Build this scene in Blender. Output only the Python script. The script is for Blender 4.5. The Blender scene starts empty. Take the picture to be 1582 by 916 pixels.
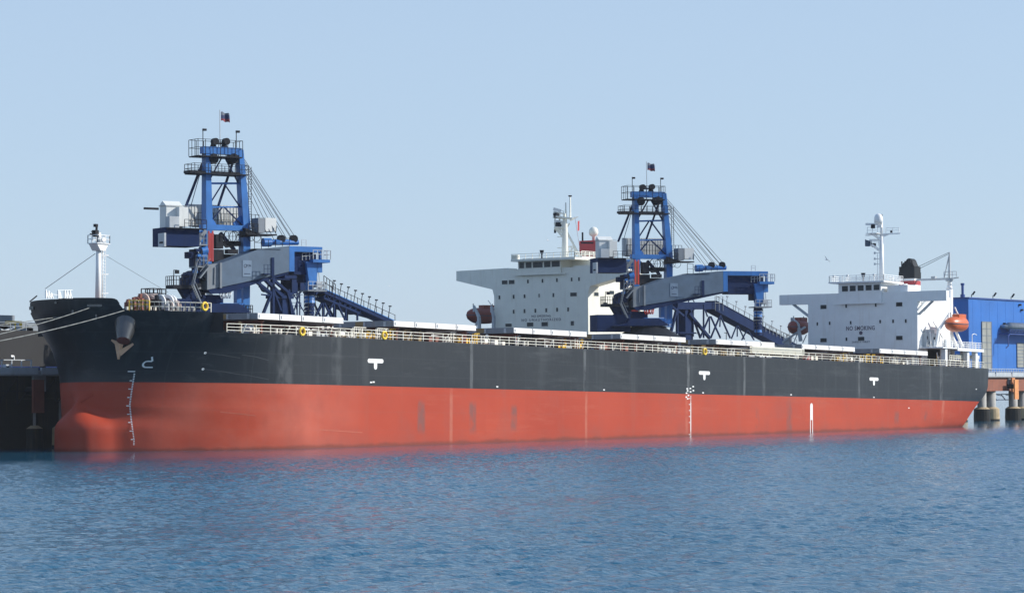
import bpy, math, random
from mathutils import Vector, Matrix, noise as mnoise
random.seed(7)
R_ = math.radians
sc = bpy.context.scene
COL = sc.collection

# ------------------------------------------------------------------ camera numbers (surveyed from the photograph)
F = 4150.; TH = R_(54.5); PITCH = math.atan(146/4150); ROLL = 0.006
CAM = Vector((-255.8, -213.2, 6.9))
_f = Vector((math.sin(TH)*math.cos(PITCH), math.cos(TH)*math.cos(PITCH), math.sin(PITCH)))
_r = Vector((math.cos(TH), -math.sin(TH), 0))
_u = Vector((-math.sin(TH)*math.sin(PITCH), -math.cos(TH)*math.sin(PITCH), math.cos(PITCH)))
_R = _r*math.cos(ROLL)-_u*math.sin(ROLL)
_U = _r*math.sin(ROLL)+_u*math.cos(ROLL)
def proj(p):
    d = Vector(p)-CAM; z = d.dot(_f)
    return 791+F*d.dot(_R)/z, 458-F*d.dot(_U)/z
def ray(px, py): return _f+_R*((px-791)/F)+_U*((458-py)/F)
def at(px, py, Y):
    d = ray(px, py); return CAM+d*((Y-CAM.y)/d.y)
def atx(px, py, X):
    d = ray(px, py); return CAM+d*((X-CAM.x)/d.x)

# ------------------------------------------------------------------ mesh builder
class MB:
    def __init__(s, M=None): s.v = []; s.f = []; s.mi = []; s.M = M; s.k = 0; s.g = 0; s.isl = []
    def cut(s): s.g += 1; return s
    def add(s, vs, fs):
        n = len(s.v); nf = len(s.f)
        for p in vs:
            p = Vector(p); s.v.append(s.M @ p if s.M else p)
        for f in fs: s.f.append([n+i for i in f]); s.mi.append(s.k)
        s.isl.append((n, len(s.v), nf, len(s.f), s.g))
        return s
    def pieces(s):
        """which primitives belong together: by cut() marks, else by nearness"""
        if s.g: 
            d = {}
            for i, x in enumerate(s.isl): d.setdefault(x[4], []).append(i)
            return list(d.values())
        bb = []
        for (a, b, _, _, _) in s.isl:
            P = s.v[a:b]; lo = [min(p[k] for p in P) for k in range(3)]; hi = [max(p[k] for p in P) for k in range(3)]
            bb.append((lo, hi, max(h-l for h, l in zip(hi, lo))))
        n = len(bb); par = list(range(n))
        if n > 400: return [list(range(n))]
        def find(i):
            while par[i] != i: par[i] = par[par[i]]; i = par[i]
            return i
        for i in range(n):
            for j in range(i):
                gap = math.sqrt(sum(max(0, bb[i][0][k]-bb[j][1][k], bb[j][0][k]-bb[i][1][k])**2 for k in range(3)))
                if gap <= max(.02, .45*max(bb[i][2], bb[j][2])): par[find(i)] = find(j)
        d = {}
        for i in range(n): d.setdefault(find(i), []).append(i)
        return list(d.values())
    def sub(s, ids):
        m_ = MB()
        for i in ids:
            a, b, c, d, _ = s.isl[i]; off = len(m_.v)-a; nf = len(m_.f)
            m_.v += s.v[a:b]; m_.f += [[k+off for k in f] for f in s.f[c:d]]; m_.mi += s.mi[c:d]
            m_.isl.append((a+off, b+off, nf, len(m_.f), 0))
        return m_
    def box(s, x0, x1, y0, y1, z0, z1):
        return s.add([(x0,y0,z0),(x1,y0,z0),(x1,y1,z0),(x0,y1,z0),(x0,y0,z1),(x1,y0,z1),(x1,y1,z1),(x0,y1,z1)],
                     [(0,3,2,1),(4,5,6,7),(0,1,5,4),(1,2,6,5),(2,3,7,6),(3,0,4,7)])
    def beam(s, p, q, w, h=None, w2=None, h2=None):
        p = Vector(p); q = Vector(q); h = h or w; w2 = w2 or w; h2 = h2 or h
        d = (q-p)
        if d.length < 1e-6: return s
        d.normalize(); up = Vector((0,0,1)) if abs(d.z) < .95 else Vector((0,1,0))
        a = d.cross(up).normalized(); b = a.cross(d).normalized()
        vs = []
        for c, ww, hh in ((p, w, h), (q, w2, h2)):
            for i, j in ((-1,-1),(1,-1),(1,1),(-1,1)): vs.append(c+a*(i*ww/2)+b*(j*hh/2))
        return s.add(vs, [(0,1,2,3),(7,6,5,4),(0,4,5,1),(1,5,6,2),(2,6,7,3),(3,7,4,0)])
    def tube(s, p, q, r, r2=None, n=8):
        p = Vector(p); q = Vector(q); r2 = r if r2 is None else r2
        d = (q-p).normalized(); up = Vector((0,0,1)) if abs(d.z) < .95 else Vector((0,1,0))
        a = d.cross(up).normalized(); b = a.cross(d).normalized()
        vs = [c+(a*math.cos(2*math.pi*i/n)+b*math.sin(2*math.pi*i/n))*rr for c, rr in ((p, r), (q, r2)) for i in range(n)]
        fs = [(i, (i+1) % n, n+(i+1) % n, n+i) for i in range(n)]
        fs += [tuple(range(n-1, -1, -1)), tuple(range(n, 2*n))]
        return s.add(vs, fs)
    def path(s, pts, r, n=5):
        for a, b in zip(pts, pts[1:]): s.tube(a, b, r, n=n)
        return s
    def prism(s, poly, axis, lo, hi):
        # poly: 2-D outline; axis 1: poly is (x,z) pushed along y; axis 0: poly is (y,z) along x; axis 2: (x,y) along z
        n = len(poly)
        def P(a, b, c): return {1: (a, c, b), 0: (c, a, b), 2: (a, b, c)}[axis]
        vs = [P(a, b, lo) for a, b in poly]+[P(a, b, hi) for a, b in poly]
        fs = [tuple(range(n)), tuple(range(2*n-1, n-1, -1))]+[(i, n+i, n+(i+1) % n, (i+1) % n) for i in range(n)]
        return s.add(vs, fs)
    def ring(s, c, r, t, axis, n=16, m=6):
        c = Vector(c); ax = Vector(axis).normalized(); up = Vector((0,0,1)) if abs(ax.z) < .9 else Vector((1,0,0))
        a = ax.cross(up).normalized(); b = ax.cross(a).normalized(); vs = []
        for i in range(n):
            e = a*math.cos(2*math.pi*i/n)+b*math.sin(2*math.pi*i/n)
            for j in range(m):
                vs.append(c+e*(r+t*math.cos(2*math.pi*j/m))+ax*(t*math.sin(2*math.pi*j/m)))
        return s.add(vs, [(i*m+j, ((i+1) % n)*m+j, ((i+1) % n)*m+(j+1) % m, i*m+(j+1) % m) for i in range(n) for j in range(m)])
    def lathe(s, c, prof, n=16, axis='z'):
        c = Vector(c); vs = []
        for (r, h) in prof:
            for i in range(n):
                t = 2*math.pi*i/n
                p = (r*math.cos(t), r*math.sin(t), h)
                if axis == 'x': p = (h, r*math.cos(t), r*math.sin(t))
                if axis == 'y': p = (r*math.cos(t), h, r*math.sin(t))
                vs.append(c+Vector(p))
        k = len(prof)
        fs = [(j*n+i, j*n+(i+1) % n, (j+1)*n+(i+1) % n, (j+1)*n+i) for j in range(k-1) for i in range(n)]
        fs += [tuple(range(n-1, -1, -1)), tuple(range((k-1)*n, k*n))]
        return s.add(vs, fs)
    def rail(s, pts, h=1.05, sp=1.6, r=.035, bars=(1., .55), close=False):
        pts = [Vector(p) for p in pts]
        if close: pts.append(pts[0])
        for a, b in zip(pts, pts[1:]):
            L = (b-a).length; n = max(1, round(L/sp))
            for i in range(n+1):
                p = a.lerp(b, i/n); s.beam(p, p+Vector((0,0,h)), r*2)
            for k in bars: s.beam(a+Vector((0,0,h*k)), b+Vector((0,0,h*k)), r*1.8)
        return s
    def build(s, name, mats, parent=None, smooth=False, **kw):
        if parent is not None and len(s.isl) > 1 and not kw.pop('whole', False):
            ps = s.pieces()
            if 1 < len(ps) <= 110:
                os_ = [s.sub(p).build(name, mats, parent, smooth, whole=True, **kw) for p in ps]
                return os_[0]
        kw.pop('whole', None)
        me = bpy.data.meshes.new(name)
        o = bpy.data.objects.new(name, me); COL.objects.link(o)
        off = Vector((0,0,0))
        if parent is not None:
            o.parent = parent; off = Vector(parent.get('_off', (0,0,0)))
            o['_off'] = tuple(off)
        elif kw.get('base'):
            off = Vector(kw['base']); o.location = off; o['_off'] = tuple(off)
        me.from_pydata([tuple(v-off) for v in s.v], [], s.f)
        if not isinstance(mats, (list, tuple)): mats = [mats]
        for m in mats: me.materials.append(m)
        for p, k in zip(me.polygons, s.mi):
            p.material_index = min(k, len(mats)-1)
            p.use_smooth = smooth
        me.update()
        tag(o, kw.get('label'), kw.get('cat'), kw.get('group'), kw.get('kind'))
        return o
def tag(o, label=None, cat=None, group=None, kind=None):
    if label: o['label'] = label
    if cat: o['category'] = cat
    if group: o['group'] = group
    if kind: o['kind'] = kind
def empty(name, off, label=None, cat=None, group=None, rot=None, loc=None):
    o = bpy.data.objects.new(name, None); COL.objects.link(o)
    o['_off'] = tuple(off); o.location = loc if loc is not None else off
    o.empty_display_size = 1
    if rot: o.rotation_euler = rot
    tag(o, label, cat, group)
    return o
def lettering(text, parent, M, size, m, name='lettering', space=1.0):
    """text as a thin mesh; M takes (x right, y up, z out of the wall) into the parent's builder frame"""
    cu = bpy.data.curves.new('t', 'FONT'); cu.body = text; cu.size = size; cu.extrude = .012
    cu.align_x = 'CENTER'; cu.align_y = 'CENTER'; cu.space_character = space; cu.offset = .012 if size > .9 else 0
    to = bpy.data.objects.new('t', cu); COL.objects.link(to)
    bpy.context.view_layer.update()
    me = bpy.data.meshes.new_from_object(to.evaluated_get(bpy.context.evaluated_depsgraph_get()))
    bpy.data.objects.remove(to)
    off = Vector(parent['_off'])
    me.transform(Matrix.Translation(-off) @ M)
    me.materials.clear(); me.materials.append(m)
    o = bpy.data.objects.new(name, me); COL.objects.link(o); o.parent = parent; o['_off'] = tuple(off)
    return o

# ------------------------------------------------------------------ materials
def NT(name):
    m = bpy.data.materials.new(name); m.use_nodes = True; nt = m.node_tree
    return m, nt, nt.nodes['Principled BSDF']
def nd(nt, t, **k):
    n = nt.nodes.new(t)
    for a, b in k.items():
        if a.startswith('i_'): n.inputs[a[2:].replace('_', ' ')].default_value = b
        else: setattr(n, a, b)
    return n
def mix(nt, fac, a, b, bt='MIX'):
    n = nt.nodes.new('ShaderNodeMix'); n.data_type = 'RGBA'; n.blend_type = bt
    for s, v in ((0, fac), (6, a), (7, b)):
        if isinstance(v, bpy.types.NodeSocket): nt.links.new(v, n.inputs[s])
        else: n.inputs[s].default_value = v if s == 0 else (*v, 1)
    return n.outputs[2]
def math_(nt, op, a, b=None, c=None, clamp=False):
    n = nt.nodes.new('ShaderNodeMath'); n.operation = op; n.use_clamp = clamp
    for i, v in enumerate((a, b, c)):
        if v is None: continue
        if isinstance(v, bpy.types.NodeSocket): nt.links.new(v, n.inputs[i])
        else: n.inputs[i].default_value = v
    return n.outputs[0]
def coords(nt, scale=(1,1,1)):
    tc = nd(nt, 'ShaderNodeTexCoord'); mp = nd(nt, 'ShaderNodeMapping'); mp.inputs['Scale'].default_value = scale
    nt.links.new(tc.outputs['Object'], mp.inputs[0]); return mp.outputs[0]
def noise(nt, scale, stretch=(1,1,1), detail=4, lo=.4, hi=.7, rough=.55):
    n = nd(nt, 'ShaderNodeTexNoise'); n.inputs['Scale'].default_value = scale; n.inputs['Detail'].default_value = detail
    n.inputs['Roughness'].default_value = rough
    nt.links.new(coords(nt, stretch), n.inputs['Vector'])
    mr = nd(nt, 'ShaderNodeMapRange'); mr.inputs[1].default_value = lo; mr.inputs[2].default_value = hi
    nt.links.new(n.outputs[0], mr.inputs[0]); return mr.outputs[0]
def paint(name, c, rough=.5, dirt=(.12,.09,.06), amt=.35, metal=0, sc_=.6, streak=True, bump=.0):
    m, nt, b = NT(name)
    n1 = noise(nt, sc_, (1,1,1), 5, .35, .75)
    v_ = (.95, 1.03) if min(c) > .55 else (.84, 1.1)
    base = mix(nt, n1, tuple(x*v_[0] for x in c), tuple(min(1, x*v_[1]) for x in c))
    n2 = noise(nt, 1.3, (1,1,.12) if streak else (1,1,1), 5, .56, .8)
    col = mix(nt, math_(nt, 'MULTIPLY', n2, amt), base, dirt)
    nt.links.new(col, b.inputs['Base Color'])
    b.inputs['Roughness'].default_value = rough; b.inputs['Metallic'].default_value = metal
    if max(c) < .09: b.inputs['Specular IOR Level'].default_value = .15
    if bump:
        bp = nd(nt, 'ShaderNodeBump'); bp.inputs['Strength'].default_value = bump; bp.inputs['Distance'].default_value = .05
        nt.links.new(n1, bp.inputs['Height']); nt.links.new(bp.outputs[0], b.inputs['Normal'])
    return m
WHITE = paint('white_paint', (.80,.81,.80), .45, (.45,.36,.25), .25)
CREAM = paint('cream_paint', (.80,.79,.70), .5, (.42,.32,.2), .3)
HATCHW = paint('hatch_white', (.80,.79,.77), .5, (.5,.35,.22), .25)
HATCHG = paint('hatch_grey', (.20,.23,.26), .55, (.2,.12,.06), .5)
DECKR = paint('deck_red', (.20,.085,.06), .7, (.06,.05,.05), .6)
RAILW = paint('rail_white', (.78,.76,.66), .5, (.5,.36,.16), .5)
YEL = paint('yellow_paint', (.75,.48,.04), .5, (.3,.15,.05), .3)
OCHRE = paint('ochre_paint', (.26,.18,.07), .6, (.1,.07,.04), .6)
BUOY = paint('lifebuoy_yellow', (.85,.55,.03), .5, (.5,.3,.05), .1)
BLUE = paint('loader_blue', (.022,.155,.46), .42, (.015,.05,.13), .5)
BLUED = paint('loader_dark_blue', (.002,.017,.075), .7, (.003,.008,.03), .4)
STEELD = paint('dark_steel', (.013,.016,.024), .6, (.06,.04,.03), .4)
GREYP = paint('boom_grey', (.080,.130,.195), .5, (.10,.12,.14), .3)
GREYL = paint('light_grey', (.45,.49,.52), .5, (.2,.17,.13), .3)
SIGNM = paint('sign_pale', (.15,.22,.31), .5, (.2,.2,.2), .1)
SIGND = paint('sign_ink', (.03,.06,.11), .5, (.02,.02,.02), .1)
PANEL = paint('ribbed_panel', (.66,.68,.66), .5, (.3,.3,.28), .4)
WIRE = paint('wire_rope', (.06,.07,.085), .6, (.03,.03,.03), .3)
ROPE = paint('mooring_rope', (.20,.21,.20), .9, (.12,.12,.1), .4)
ORANGE = paint('lifeboat_orange', (.62,.13,.035), .38, (.3,.08,.04), .2)
ORANGED = paint('lifeboat_dark_red', (.26,.05,.035), .5, (.2,.06,.04), .4)  # darker and redder than the lifeboat orange
REDP = paint('red_paint', (.45,.045,.05), .5, (.2,.03,.03), .3)
REDC = paint('red_cable', (.70,.06,.035), .5, (.4,.04,.03), .2)
BLACKP = paint('funnel_black', (.022,.026,.030), .5, (.07,.06,.05), .4)
RUST = paint('anchor_rust', (.72,.42,.26), .8, (.2,.09,.04), .7, streak=False)
STEELB = paint('bolster_steel', (.11,.112,.115), .25, (.05,.04,.03), .4, metal=.7)
PINK = paint('winch_primer', (.66,.52,.44), .6, (.35,.14,.08), .8, streak=False)
MAROON = paint('winch_brown', (.23,.075,.05), .65, (.1,.05,.04), .5, streak=False)
INK = paint('letter_ink', (.07,.055,.10), .5, (.04,.04,.05), .1)
BLDG = paint('building_blue', (.012,.145,.50), .5, (.02,.10,.40), .3, sc_=.12)
BLDGT = paint('building_trim', (.02,.07,.26), .5, (.02,.04,.12), .3)
PANE = paint('dusty_glazing', (.33,.33,.29), .35, (.16,.16,.15), .9, sc_=.5)
CONC = paint('pier_concrete', (.40,.39,.36), .8, (.14,.12,.09), .8, bump=.3)
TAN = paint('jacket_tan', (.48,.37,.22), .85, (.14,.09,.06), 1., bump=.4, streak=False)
SLIME_SHADE = paint('splash_and_shade', (.022,.022,.020), .6, (.10,.06,.03), .5)  # splash zone of the piles; also jetty shade put into colour
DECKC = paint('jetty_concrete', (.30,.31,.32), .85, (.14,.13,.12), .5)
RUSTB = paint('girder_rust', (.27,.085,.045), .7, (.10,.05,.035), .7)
RUSTO = paint('fender_orange', (.75,.30,.10), .6, (.3,.12,.06), .5)
PIPEB = paint('pipe_blue', (.03,.07,.30), .5, (.03,.03,.06), .3)
DUCT = paint('duct_metal', (.40,.41,.42), .35, (.2,.2,.2), .5, metal=.6)
GULLW = paint('gull_white', (.8,.8,.8), .7, (.3,.3,.3), .4)
SCRAPE = paint('scraped_grey', (.075,.082,.088), .6, (.05,.05,.05), .6)
SCRAPER = paint('scraped_pink', (.48,.11,.06), .6, (.4,.08,.05), .5)
MARK = paint('mark_white', (.82,.82,.80), .5, (.5,.45,.4), .2)
m, nt, b = NT('window_glass'); b.inputs['Base Color'].default_value = (.018,.028,.036,1); b.inputs['Roughness'].default_value = .3; b.inputs['Specular IOR Level'].default_value = .25; GLASS = m
FLAGM, nt, b = NT('tricolour_cloth')
tc = nd(nt, 'ShaderNodeTexCoord'); sx = nd(nt, 'ShaderNodeSeparateXYZ'); nt.links.new(tc.outputs['Generated'], sx.inputs[0])
cr = nd(nt, 'ShaderNodeValToRGB'); cr.color_ramp.interpolation = 'CONSTANT'
cr.color_ramp.elements[0].color = (.20,.03,.04,1); cr.color_ramp.elements[1].position = .34; cr.color_ramp.elements[1].color = (.02,.035,.10,1)
e = cr.color_ramp.elements.new(.68); e.color = (.13,.15,.19,1)
nt.links.new(sx.outputs[2], cr.inputs[0]); nt.links.new(cr.outputs[0], b.inputs['Base Color']); b.inputs['Roughness'].default_value = .8

TRW = .0176
def hull_mat(name, c, c2, kind):
    """ship-side paint: plate strakes, rubbed vertical bands, scuffs"""
    m, nt, b = NT(name)
    n1 = noise(nt, .05, (1,1,1.6), 4, .35, .7)
    col = mix(nt, n1, c, c2)
    tc = nd(nt, 'ShaderNodeTexCoord'); sx = nd(nt, 'ShaderNodeSeparateXYZ'); nt.links.new(tc.outputs['Object'], sx.inputs[0])
    X = math_(nt, 'ADD', sx.outputs[0], 80.); Z = sx.outputs[2]
    # welded plate grid: faint tone per plate
    wx = math_(nt, 'FLOOR', math_(nt, 'DIVIDE', X, 9.2)); wz = math_(nt, 'FLOOR', math_(nt, 'DIVIDE', Z, 2.3))
    cb = nd(nt, 'ShaderNodeCombineXYZ'); nt.links.new(wx, cb.inputs[0]); nt.links.new(wz, cb.inputs[2])
    wn = nd(nt, 'ShaderNodeTexWhiteNoise'); nt.links.new(cb.outputs[0], wn.inputs[0])
    pl = math_(nt, 'MULTIPLY', wn.outputs[0], .22 if kind == 'black' else .12)
    col = mix(nt, pl, col, tuple(x*(1.9 if kind == 'black' else .72) for x in c))
    if kind == 'black':      # bow's shade painted in as a darker black; the long side has chalked
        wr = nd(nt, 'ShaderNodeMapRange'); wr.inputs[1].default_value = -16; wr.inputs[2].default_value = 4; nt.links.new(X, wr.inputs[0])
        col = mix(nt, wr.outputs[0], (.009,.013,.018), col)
    # horizontal scuffs
    s1 = noise(nt, .22, (.35,1,2.6), 6, .55, .74, .7)
    col = mix(nt, math_(nt, 'MULTIPLY', s1, .35 if kind == 'black' else .25), col, (.105,.115,.12) if kind == 'black' else (.48,.14,.085))
    # vertical runs
    s2 = noise(nt, .5, (1,1,.06), 5, .55, .78)
    col = mix(nt, math_(nt, 'MULTIPLY', s2, .35), col, (.085,.095,.10) if kind == 'black' else (.32,.09,.06))
    # plate seams
    fx = math_(nt, 'ABSOLUTE', math_(nt, 'SUBTRACT', math_(nt, 'FRACT', math_(nt, 'DIVIDE', X, 9.2)), .5))
    fz = math_(nt, 'ABSOLUTE', math_(nt, 'SUBTRACT', math_(nt, 'FRACT', math_(nt, 'DIVIDE', Z, 2.3)), .5))
    seam = math_(nt, 'MAXIMUM', math_(nt, 'GREATER_THAN', fx, .4935), math_(nt, 'GREATER_THAN', fz, .474))
    col = mix(nt, math_(nt, 'MULTIPLY', seam, .13 if kind == 'black' else .2), col, (.075,.08,.085) if kind == 'black' else (.30,.08,.055))
    def band(x0, w, z0=-99, z1=99, soft=.4):
        a = math_(nt, 'SUBTRACT', 1., math_(nt, 'DIVIDE', math_(nt, 'ABSOLUTE', math_(nt, 'SUBTRACT', X, x0)), w), clamp=True)
        a = math_(nt, 'MULTIPLY', a, 2.2, clamp=True)
        g1 = math_(nt, 'MULTIPLY', math_(nt, 'SUBTRACT', Z, z0), 1.2, clamp=True); g2 = math_(nt, 'MULTIPLY', math_(nt, 'SUBTRACT', z1, Z), 1.2, clamp=True)
        return math_(nt, 'MULTIPLY', a, math_(nt, 'MULTIPLY', g1, g2))
    br = noise(nt, .9, (1,1,.5), 4, .35, .6)
    if kind == 'black':
        for x0, w, k in ((-4.5,1.5,.35),(5,1.2,.25),(33.5,.42,.5),(60.6,.42,.55),(88.5,.45,.55),(105,.4,.6),(111,.5,.3),(142.5,.42,.55),(173,.7,.5),(168.5,.4,.25)):
            col = mix(nt, math_(nt, 'MULTIPLY', math_(nt, 'MULTIPLY', band(x0, w), br), k), col, (.15,.16,.165))
    else:
        for x0, w, z0, z1 in ((22.5,1.0,1.6,6.4),(33.8,1.0,1.6,6.4),(43.3,.9,2,6.),(119,1.2,.5,7.6),(109.,.7,2.5,6),(156,1.2,3.5,6),(167,.9,4,6.4)):
            col = mix(nt, math_(nt, 'MULTIPLY', math_(nt, 'MULTIPLY', band(x0, w, z0, z1), br), .85), col, (.19,.075,.065))
        for x0, w in ((29,.4),(88,.4),(61,.35),(174,.6)):
            col = mix(nt, math_(nt, 'MULTIPLY', math_(nt, 'MULTIPLY', band(x0, w), br), .3), col, (.55,.28,.2))
    if kind == 'red':        # chalked patch abaft the bow
        ch = band(-6, 17); cn = noise(nt, .12, (1,1,1.5), 4, .3, .65)
        col = mix(nt, math_(nt, 'MULTIPLY', math_(nt, 'MULTIPLY', ch, cn), .38), col, (.56,.17,.115))
        pn = noise(nt, .16, (1,1,.8), 5, .5, .72, .65)
        col = mix(nt, math_(nt, 'MULTIPLY', pn, .55), col, (.31,.066,.045))
    if kind == 'red':        # wet, weedy band just above the water
        Zw = math_(nt, 'SUBTRACT', Z, math_(nt, 'MULTIPLY', X, TRW))
        wob = noise(nt, .35, (1,1,.3), 5, .2, .8)
        e1_ = math_(nt, 'MULTIPLY', math_(nt, 'SUBTRACT', math_(nt, 'ADD', .25, math_(nt, 'MULTIPLY', wob, .55)), Zw), 2.5, clamp=True)
        col = mix(nt, math_(nt, 'MULTIPLY', e1_, .75), col, (.10,.030,.022))
        e2_ = math_(nt, 'MULTIPLY', math_(nt, 'SUBTRACT', math_(nt, 'ADD', 1.0, math_(nt, 'MULTIPLY', wob, 1.6)), Zw), .8, clamp=True)
        col = mix(nt, math_(nt, 'MULTIPLY', e2_, .28), col, (.27,.060,.040))
    nt.links.new(col, b.inputs['Base Color'])
    b.inputs['Roughness'].default_value = .42 if kind == 'black' else .6
    b.inputs['Specular IOR Level'].default_value = .42 if kind == 'black' else .25
    bn = noise(nt, .35, (1,1,1), 3, .2, .8)
    bp = nd(nt, 'ShaderNodeBump'); bp.inputs['Strength'].default_value = .25; bp.inputs['Distance'].default_value = .12
    nt.links.new(bn, bp.inputs['Height']); nt.links.new(bp.outputs[0], b.inputs['Normal'])
    return m
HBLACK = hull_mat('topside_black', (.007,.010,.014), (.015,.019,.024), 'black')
HRED = hull_mat('antifouling_red', (.375,.044,.018), (.445,.062,.027), 'red')
HULL2 = paint('hull_dark_grey', (.032,.032,.033), .6, (.03,.03,.03), .5, sc_=.1)

HAZE = .000065
# ------------------------------------------------------------------ ship 1: frame, hull form
TR = .0176
ROT = Matrix.Rotation(TR, 4, 'Y'); ROTI = ROT.inverted()
def loc(p): return ROTI @ Vector(p)                 # world -> ship frame
def L1(px, py, Y): return loc(at(px, py, Y))
def L1x(px, py, X): return loc(atx(px, py, X))
B = 16.1
SHIP = empty('bulk_carrier', (80,16.1,0), 'long bulk carrier in front, black over red hull, white bridge house reading NO SMOKING', 'ship',
             rot=(0,TR,0), loc=ROT @ Vector((80,16.1,0)))
def lerp_tab(tab, z):
    if z <= tab[0][0]: return tab[0][1]
    for (a, u), (b_, v) in zip(tab, tab[1:]):
        if z <= b_: return u+(v-u)*(z-a)/(b_-a)
    return tab[-1][1]
# silhouette of the bow in the photograph (height above base -> pixel column), turned into a stem line
PT = [(-9,1.7),(-1,1.65),(2.5,1.62),(4.2,1.62),(5.5,1.60),(8,1.70),(11,1.8),(14,1.93),(18.5,2.05)]
XF = [(-9,2),(0,0),(5,-1),(8,-1),(12,-2),(14,-4),(18.5,-6)]
SIL = [(-9,100),(-.1,99),(2.8,97),(3.8,95),(4.6,94),(5.4,93.5),(8.2,92),(10,86),(11.6,79.5),(13.2,66),(14.9,53.5),(16,44.5),(18.2,41)]
def bow_pt(z, xs, phi):
    p = lerp_tab(PT, z); L = lerp_tab(XF, z)-xs
    return xs+L*(1-math.cos(phi)**(2/p)) if phi < math.pi/2 else xs+L, B*math.sin(phi)**(2/p)
def solve_xs(z):
    tgt = lerp_tab(SIL, z-.5)
    lo, hi = -45., -10.
    for _ in range(24):
        xs = (lo+hi)/2; m = 1e9
        for i in range(41):
            x, h = bow_pt(z, xs, i/40*math.pi/2)
            for sgn in (-1, 1):
                m = min(m, proj(ROT @ Vector((x, B+sgn*h, z)))[0])
        if m < tgt: lo = xs
        else: hi = xs
    return (lo+hi)/2
_xs = [(z, solve_xs(z)) for z in [-9,-4,0,1,2,3,4,5,6,7,8,9,10,11,12,13,14,15,16,17,18,18.6]]
def xs_of(z): return lerp_tab(_xs, z)
# the bulb: a blunt horizontal body under the stem
ZB0, LB_ = 1., 3.4
def _bw(z):
    q = min(1., max(0., (z-2.2)/3.9)); return q*q*(3-2*q)
def bulb_x(z):
    w = _bw(z)
    return None if w >= 1 else XBN+2.0*w
def bulb_h(x, z):
    w = _bw(z)
    if w >= 1: return 0.
    s_ = x-bulb_x(z)
    if s_ <= 0: return 0.
    t_ = min(1., s_/LB_)
    k_ = min(1., max(0., (-10-x)/10)); k_ = k_*k_*(3-2*k_)
    return (3.9*(1-(1-t_)**2)**.5+.42*max(0., s_-1.5)*min(1., s_/5))*(1-w)**.7*k_
def _fit_bulb():
    global XBN
    lo, hi = -34., -20.
    for _ in range(22):
        XBN = (lo+hi)/2; m = 1e9
        for i in range(40):
            x = XBN+LB_*1.6*(i/39)**2
            for sgn in (-1, 1): m = min(m, proj(ROT @ Vector((x, B+sgn*bulb_h(x, ZB0), ZB0)))[0])
        if m < 84: lo = XBN
        else: hi = XBN
_fit_bulb()
def stem_x(z):
    b_ = bulb_x(z); m_ = xs_of(z)
    return m_ if b_ is None else min(m_, b_)
def ztop(x):
    # sheer line: bulwark at the bow, forecastle, break, main deck
    tab = [(-40,17.85),(-26.2,17.66),(-25.35,17.6),(-25.05,17.38),(-24.66,16.6),(-24.3,16.34),(-16,16.23),(-15.4,15.9),(-14.4,14.5),(-13.5,13.88),(300,13.88)]
    return lerp_tab(tab, x)
X0S = 148.
HT = [(-9,.3),(2,.80),(3.9,.88),(6.3,.91),(7.86,.92),(14,.93)]
XE = [(-9,172),(2,181),(3.4,184.),(5,186),(8,190),(14,193.0)]
QS = [(-9,1.7),(2,2.6),(5,3.6),(9,4.5),(14,5)]
def _fit_stern():
    out = []
    for z, tgt in ((2,1479),(3.9,1490.5),(6.3,1503.5),(7.86,1513),(8.8,1520),(10.,1526),(14,1527.3)):
        lo, hi = 170., 200.
        for _ in range(24):
            xe = (lo+hi)/2; m = 0
            for i in range(31):
                x = 148+(xe-148)*i/30; h = B*(1-(1-lerp_tab(HT, z))*(i/30)**lerp_tab(QS, z))
                m = max(m, proj(ROT @ Vector((x, B-h, z)))[0])
            if m > tgt: hi = xe
            else: lo = xe
        out.append((z, (lo+hi)/2))
    return [(-9, out[0][1]-10)]+out
XE = _fit_stern()
def stern_pt(z, s):
    x = X0S+(lerp_tab(XE, z)-X0S)*s
    return x, B*(1-(1-lerp_tab(HT, z))*s**lerp_tab(QS, z))
def hull_h(x, z):
    """half breadth at x, z"""
    if x <= X0S:
        if x >= -4 or z > 6.2: return main_h(x, z)
        a_, b_ = main_h(x, z), bulb_h(x, z); n_ = 5.
        return min(B, (a_**n_+b_**n_)**(1/n_))
    s = (x-X0S)/(lerp_tab(XE, z)-X0S)
    return stern_pt(z, min(1, s))[1]
def main_h(x, z):
    xs = xs_of(z); xf = lerp_tab(XF, z)
    if x <= xs: return 0.
    if x < xf:
        t = (x-xs)/(xf-xs); p = lerp_tab(PT, z)
        return B*(1-(1-t)**p)**(1/p)
    return B
NB, NM, NS = 90, 14, 26
ZROWS = [-9,-5,-3.5,-2,-.5,.3,1.0,1.6,2.2,2.7,3.1,3.5,3.8,4.1,4.35,4.55,4.75,5.0,5.4,6.2,7.0,7.86,8.6,9.5,10.5,11.5,12.5,13.3,13.88]
def column(k):
    """port-side column k from stem (0) to transom; returns function z->(x,h)"""
    if k <= NB:
        def f_(z):
            x0 = stem_x(z); p = lerp_tab(PT, z); ph = (k/NB)**1.15*math.pi/2
            x = x0+(lerp_tab(XF, z)-x0)*((1-math.cos(ph)**(2/p)) if ph < math.pi/2-1e-9 else 1)
            return x, hull_h(x, z)
        return f_
    if k <= NB+NM:
        t = (k-NB)/NM
        return lambda z: (lerp_tab(XF, z)+(X0S-lerp_tab(XF, z))*t, B)
    s = (k-NB-NM)/NS
    return lambda z: stern_pt(z, s)
def col_pts(k):
    fn = column(k); out = []
    for z in ZROWS:
        x, h = fn(z); out.append((x, h, z))
    zt = 15.; 
    for _ in range(12): zt = .5*zt+.5*ztop(fn(zt)[0])
    for j in (1, 2, 3, 4):
        z = 13.88+(max(zt, 13.88)-13.88)*j/4; x, h = fn(z); out.append((x, h, z))
    return out
NC = NB+NM+NS
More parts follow.
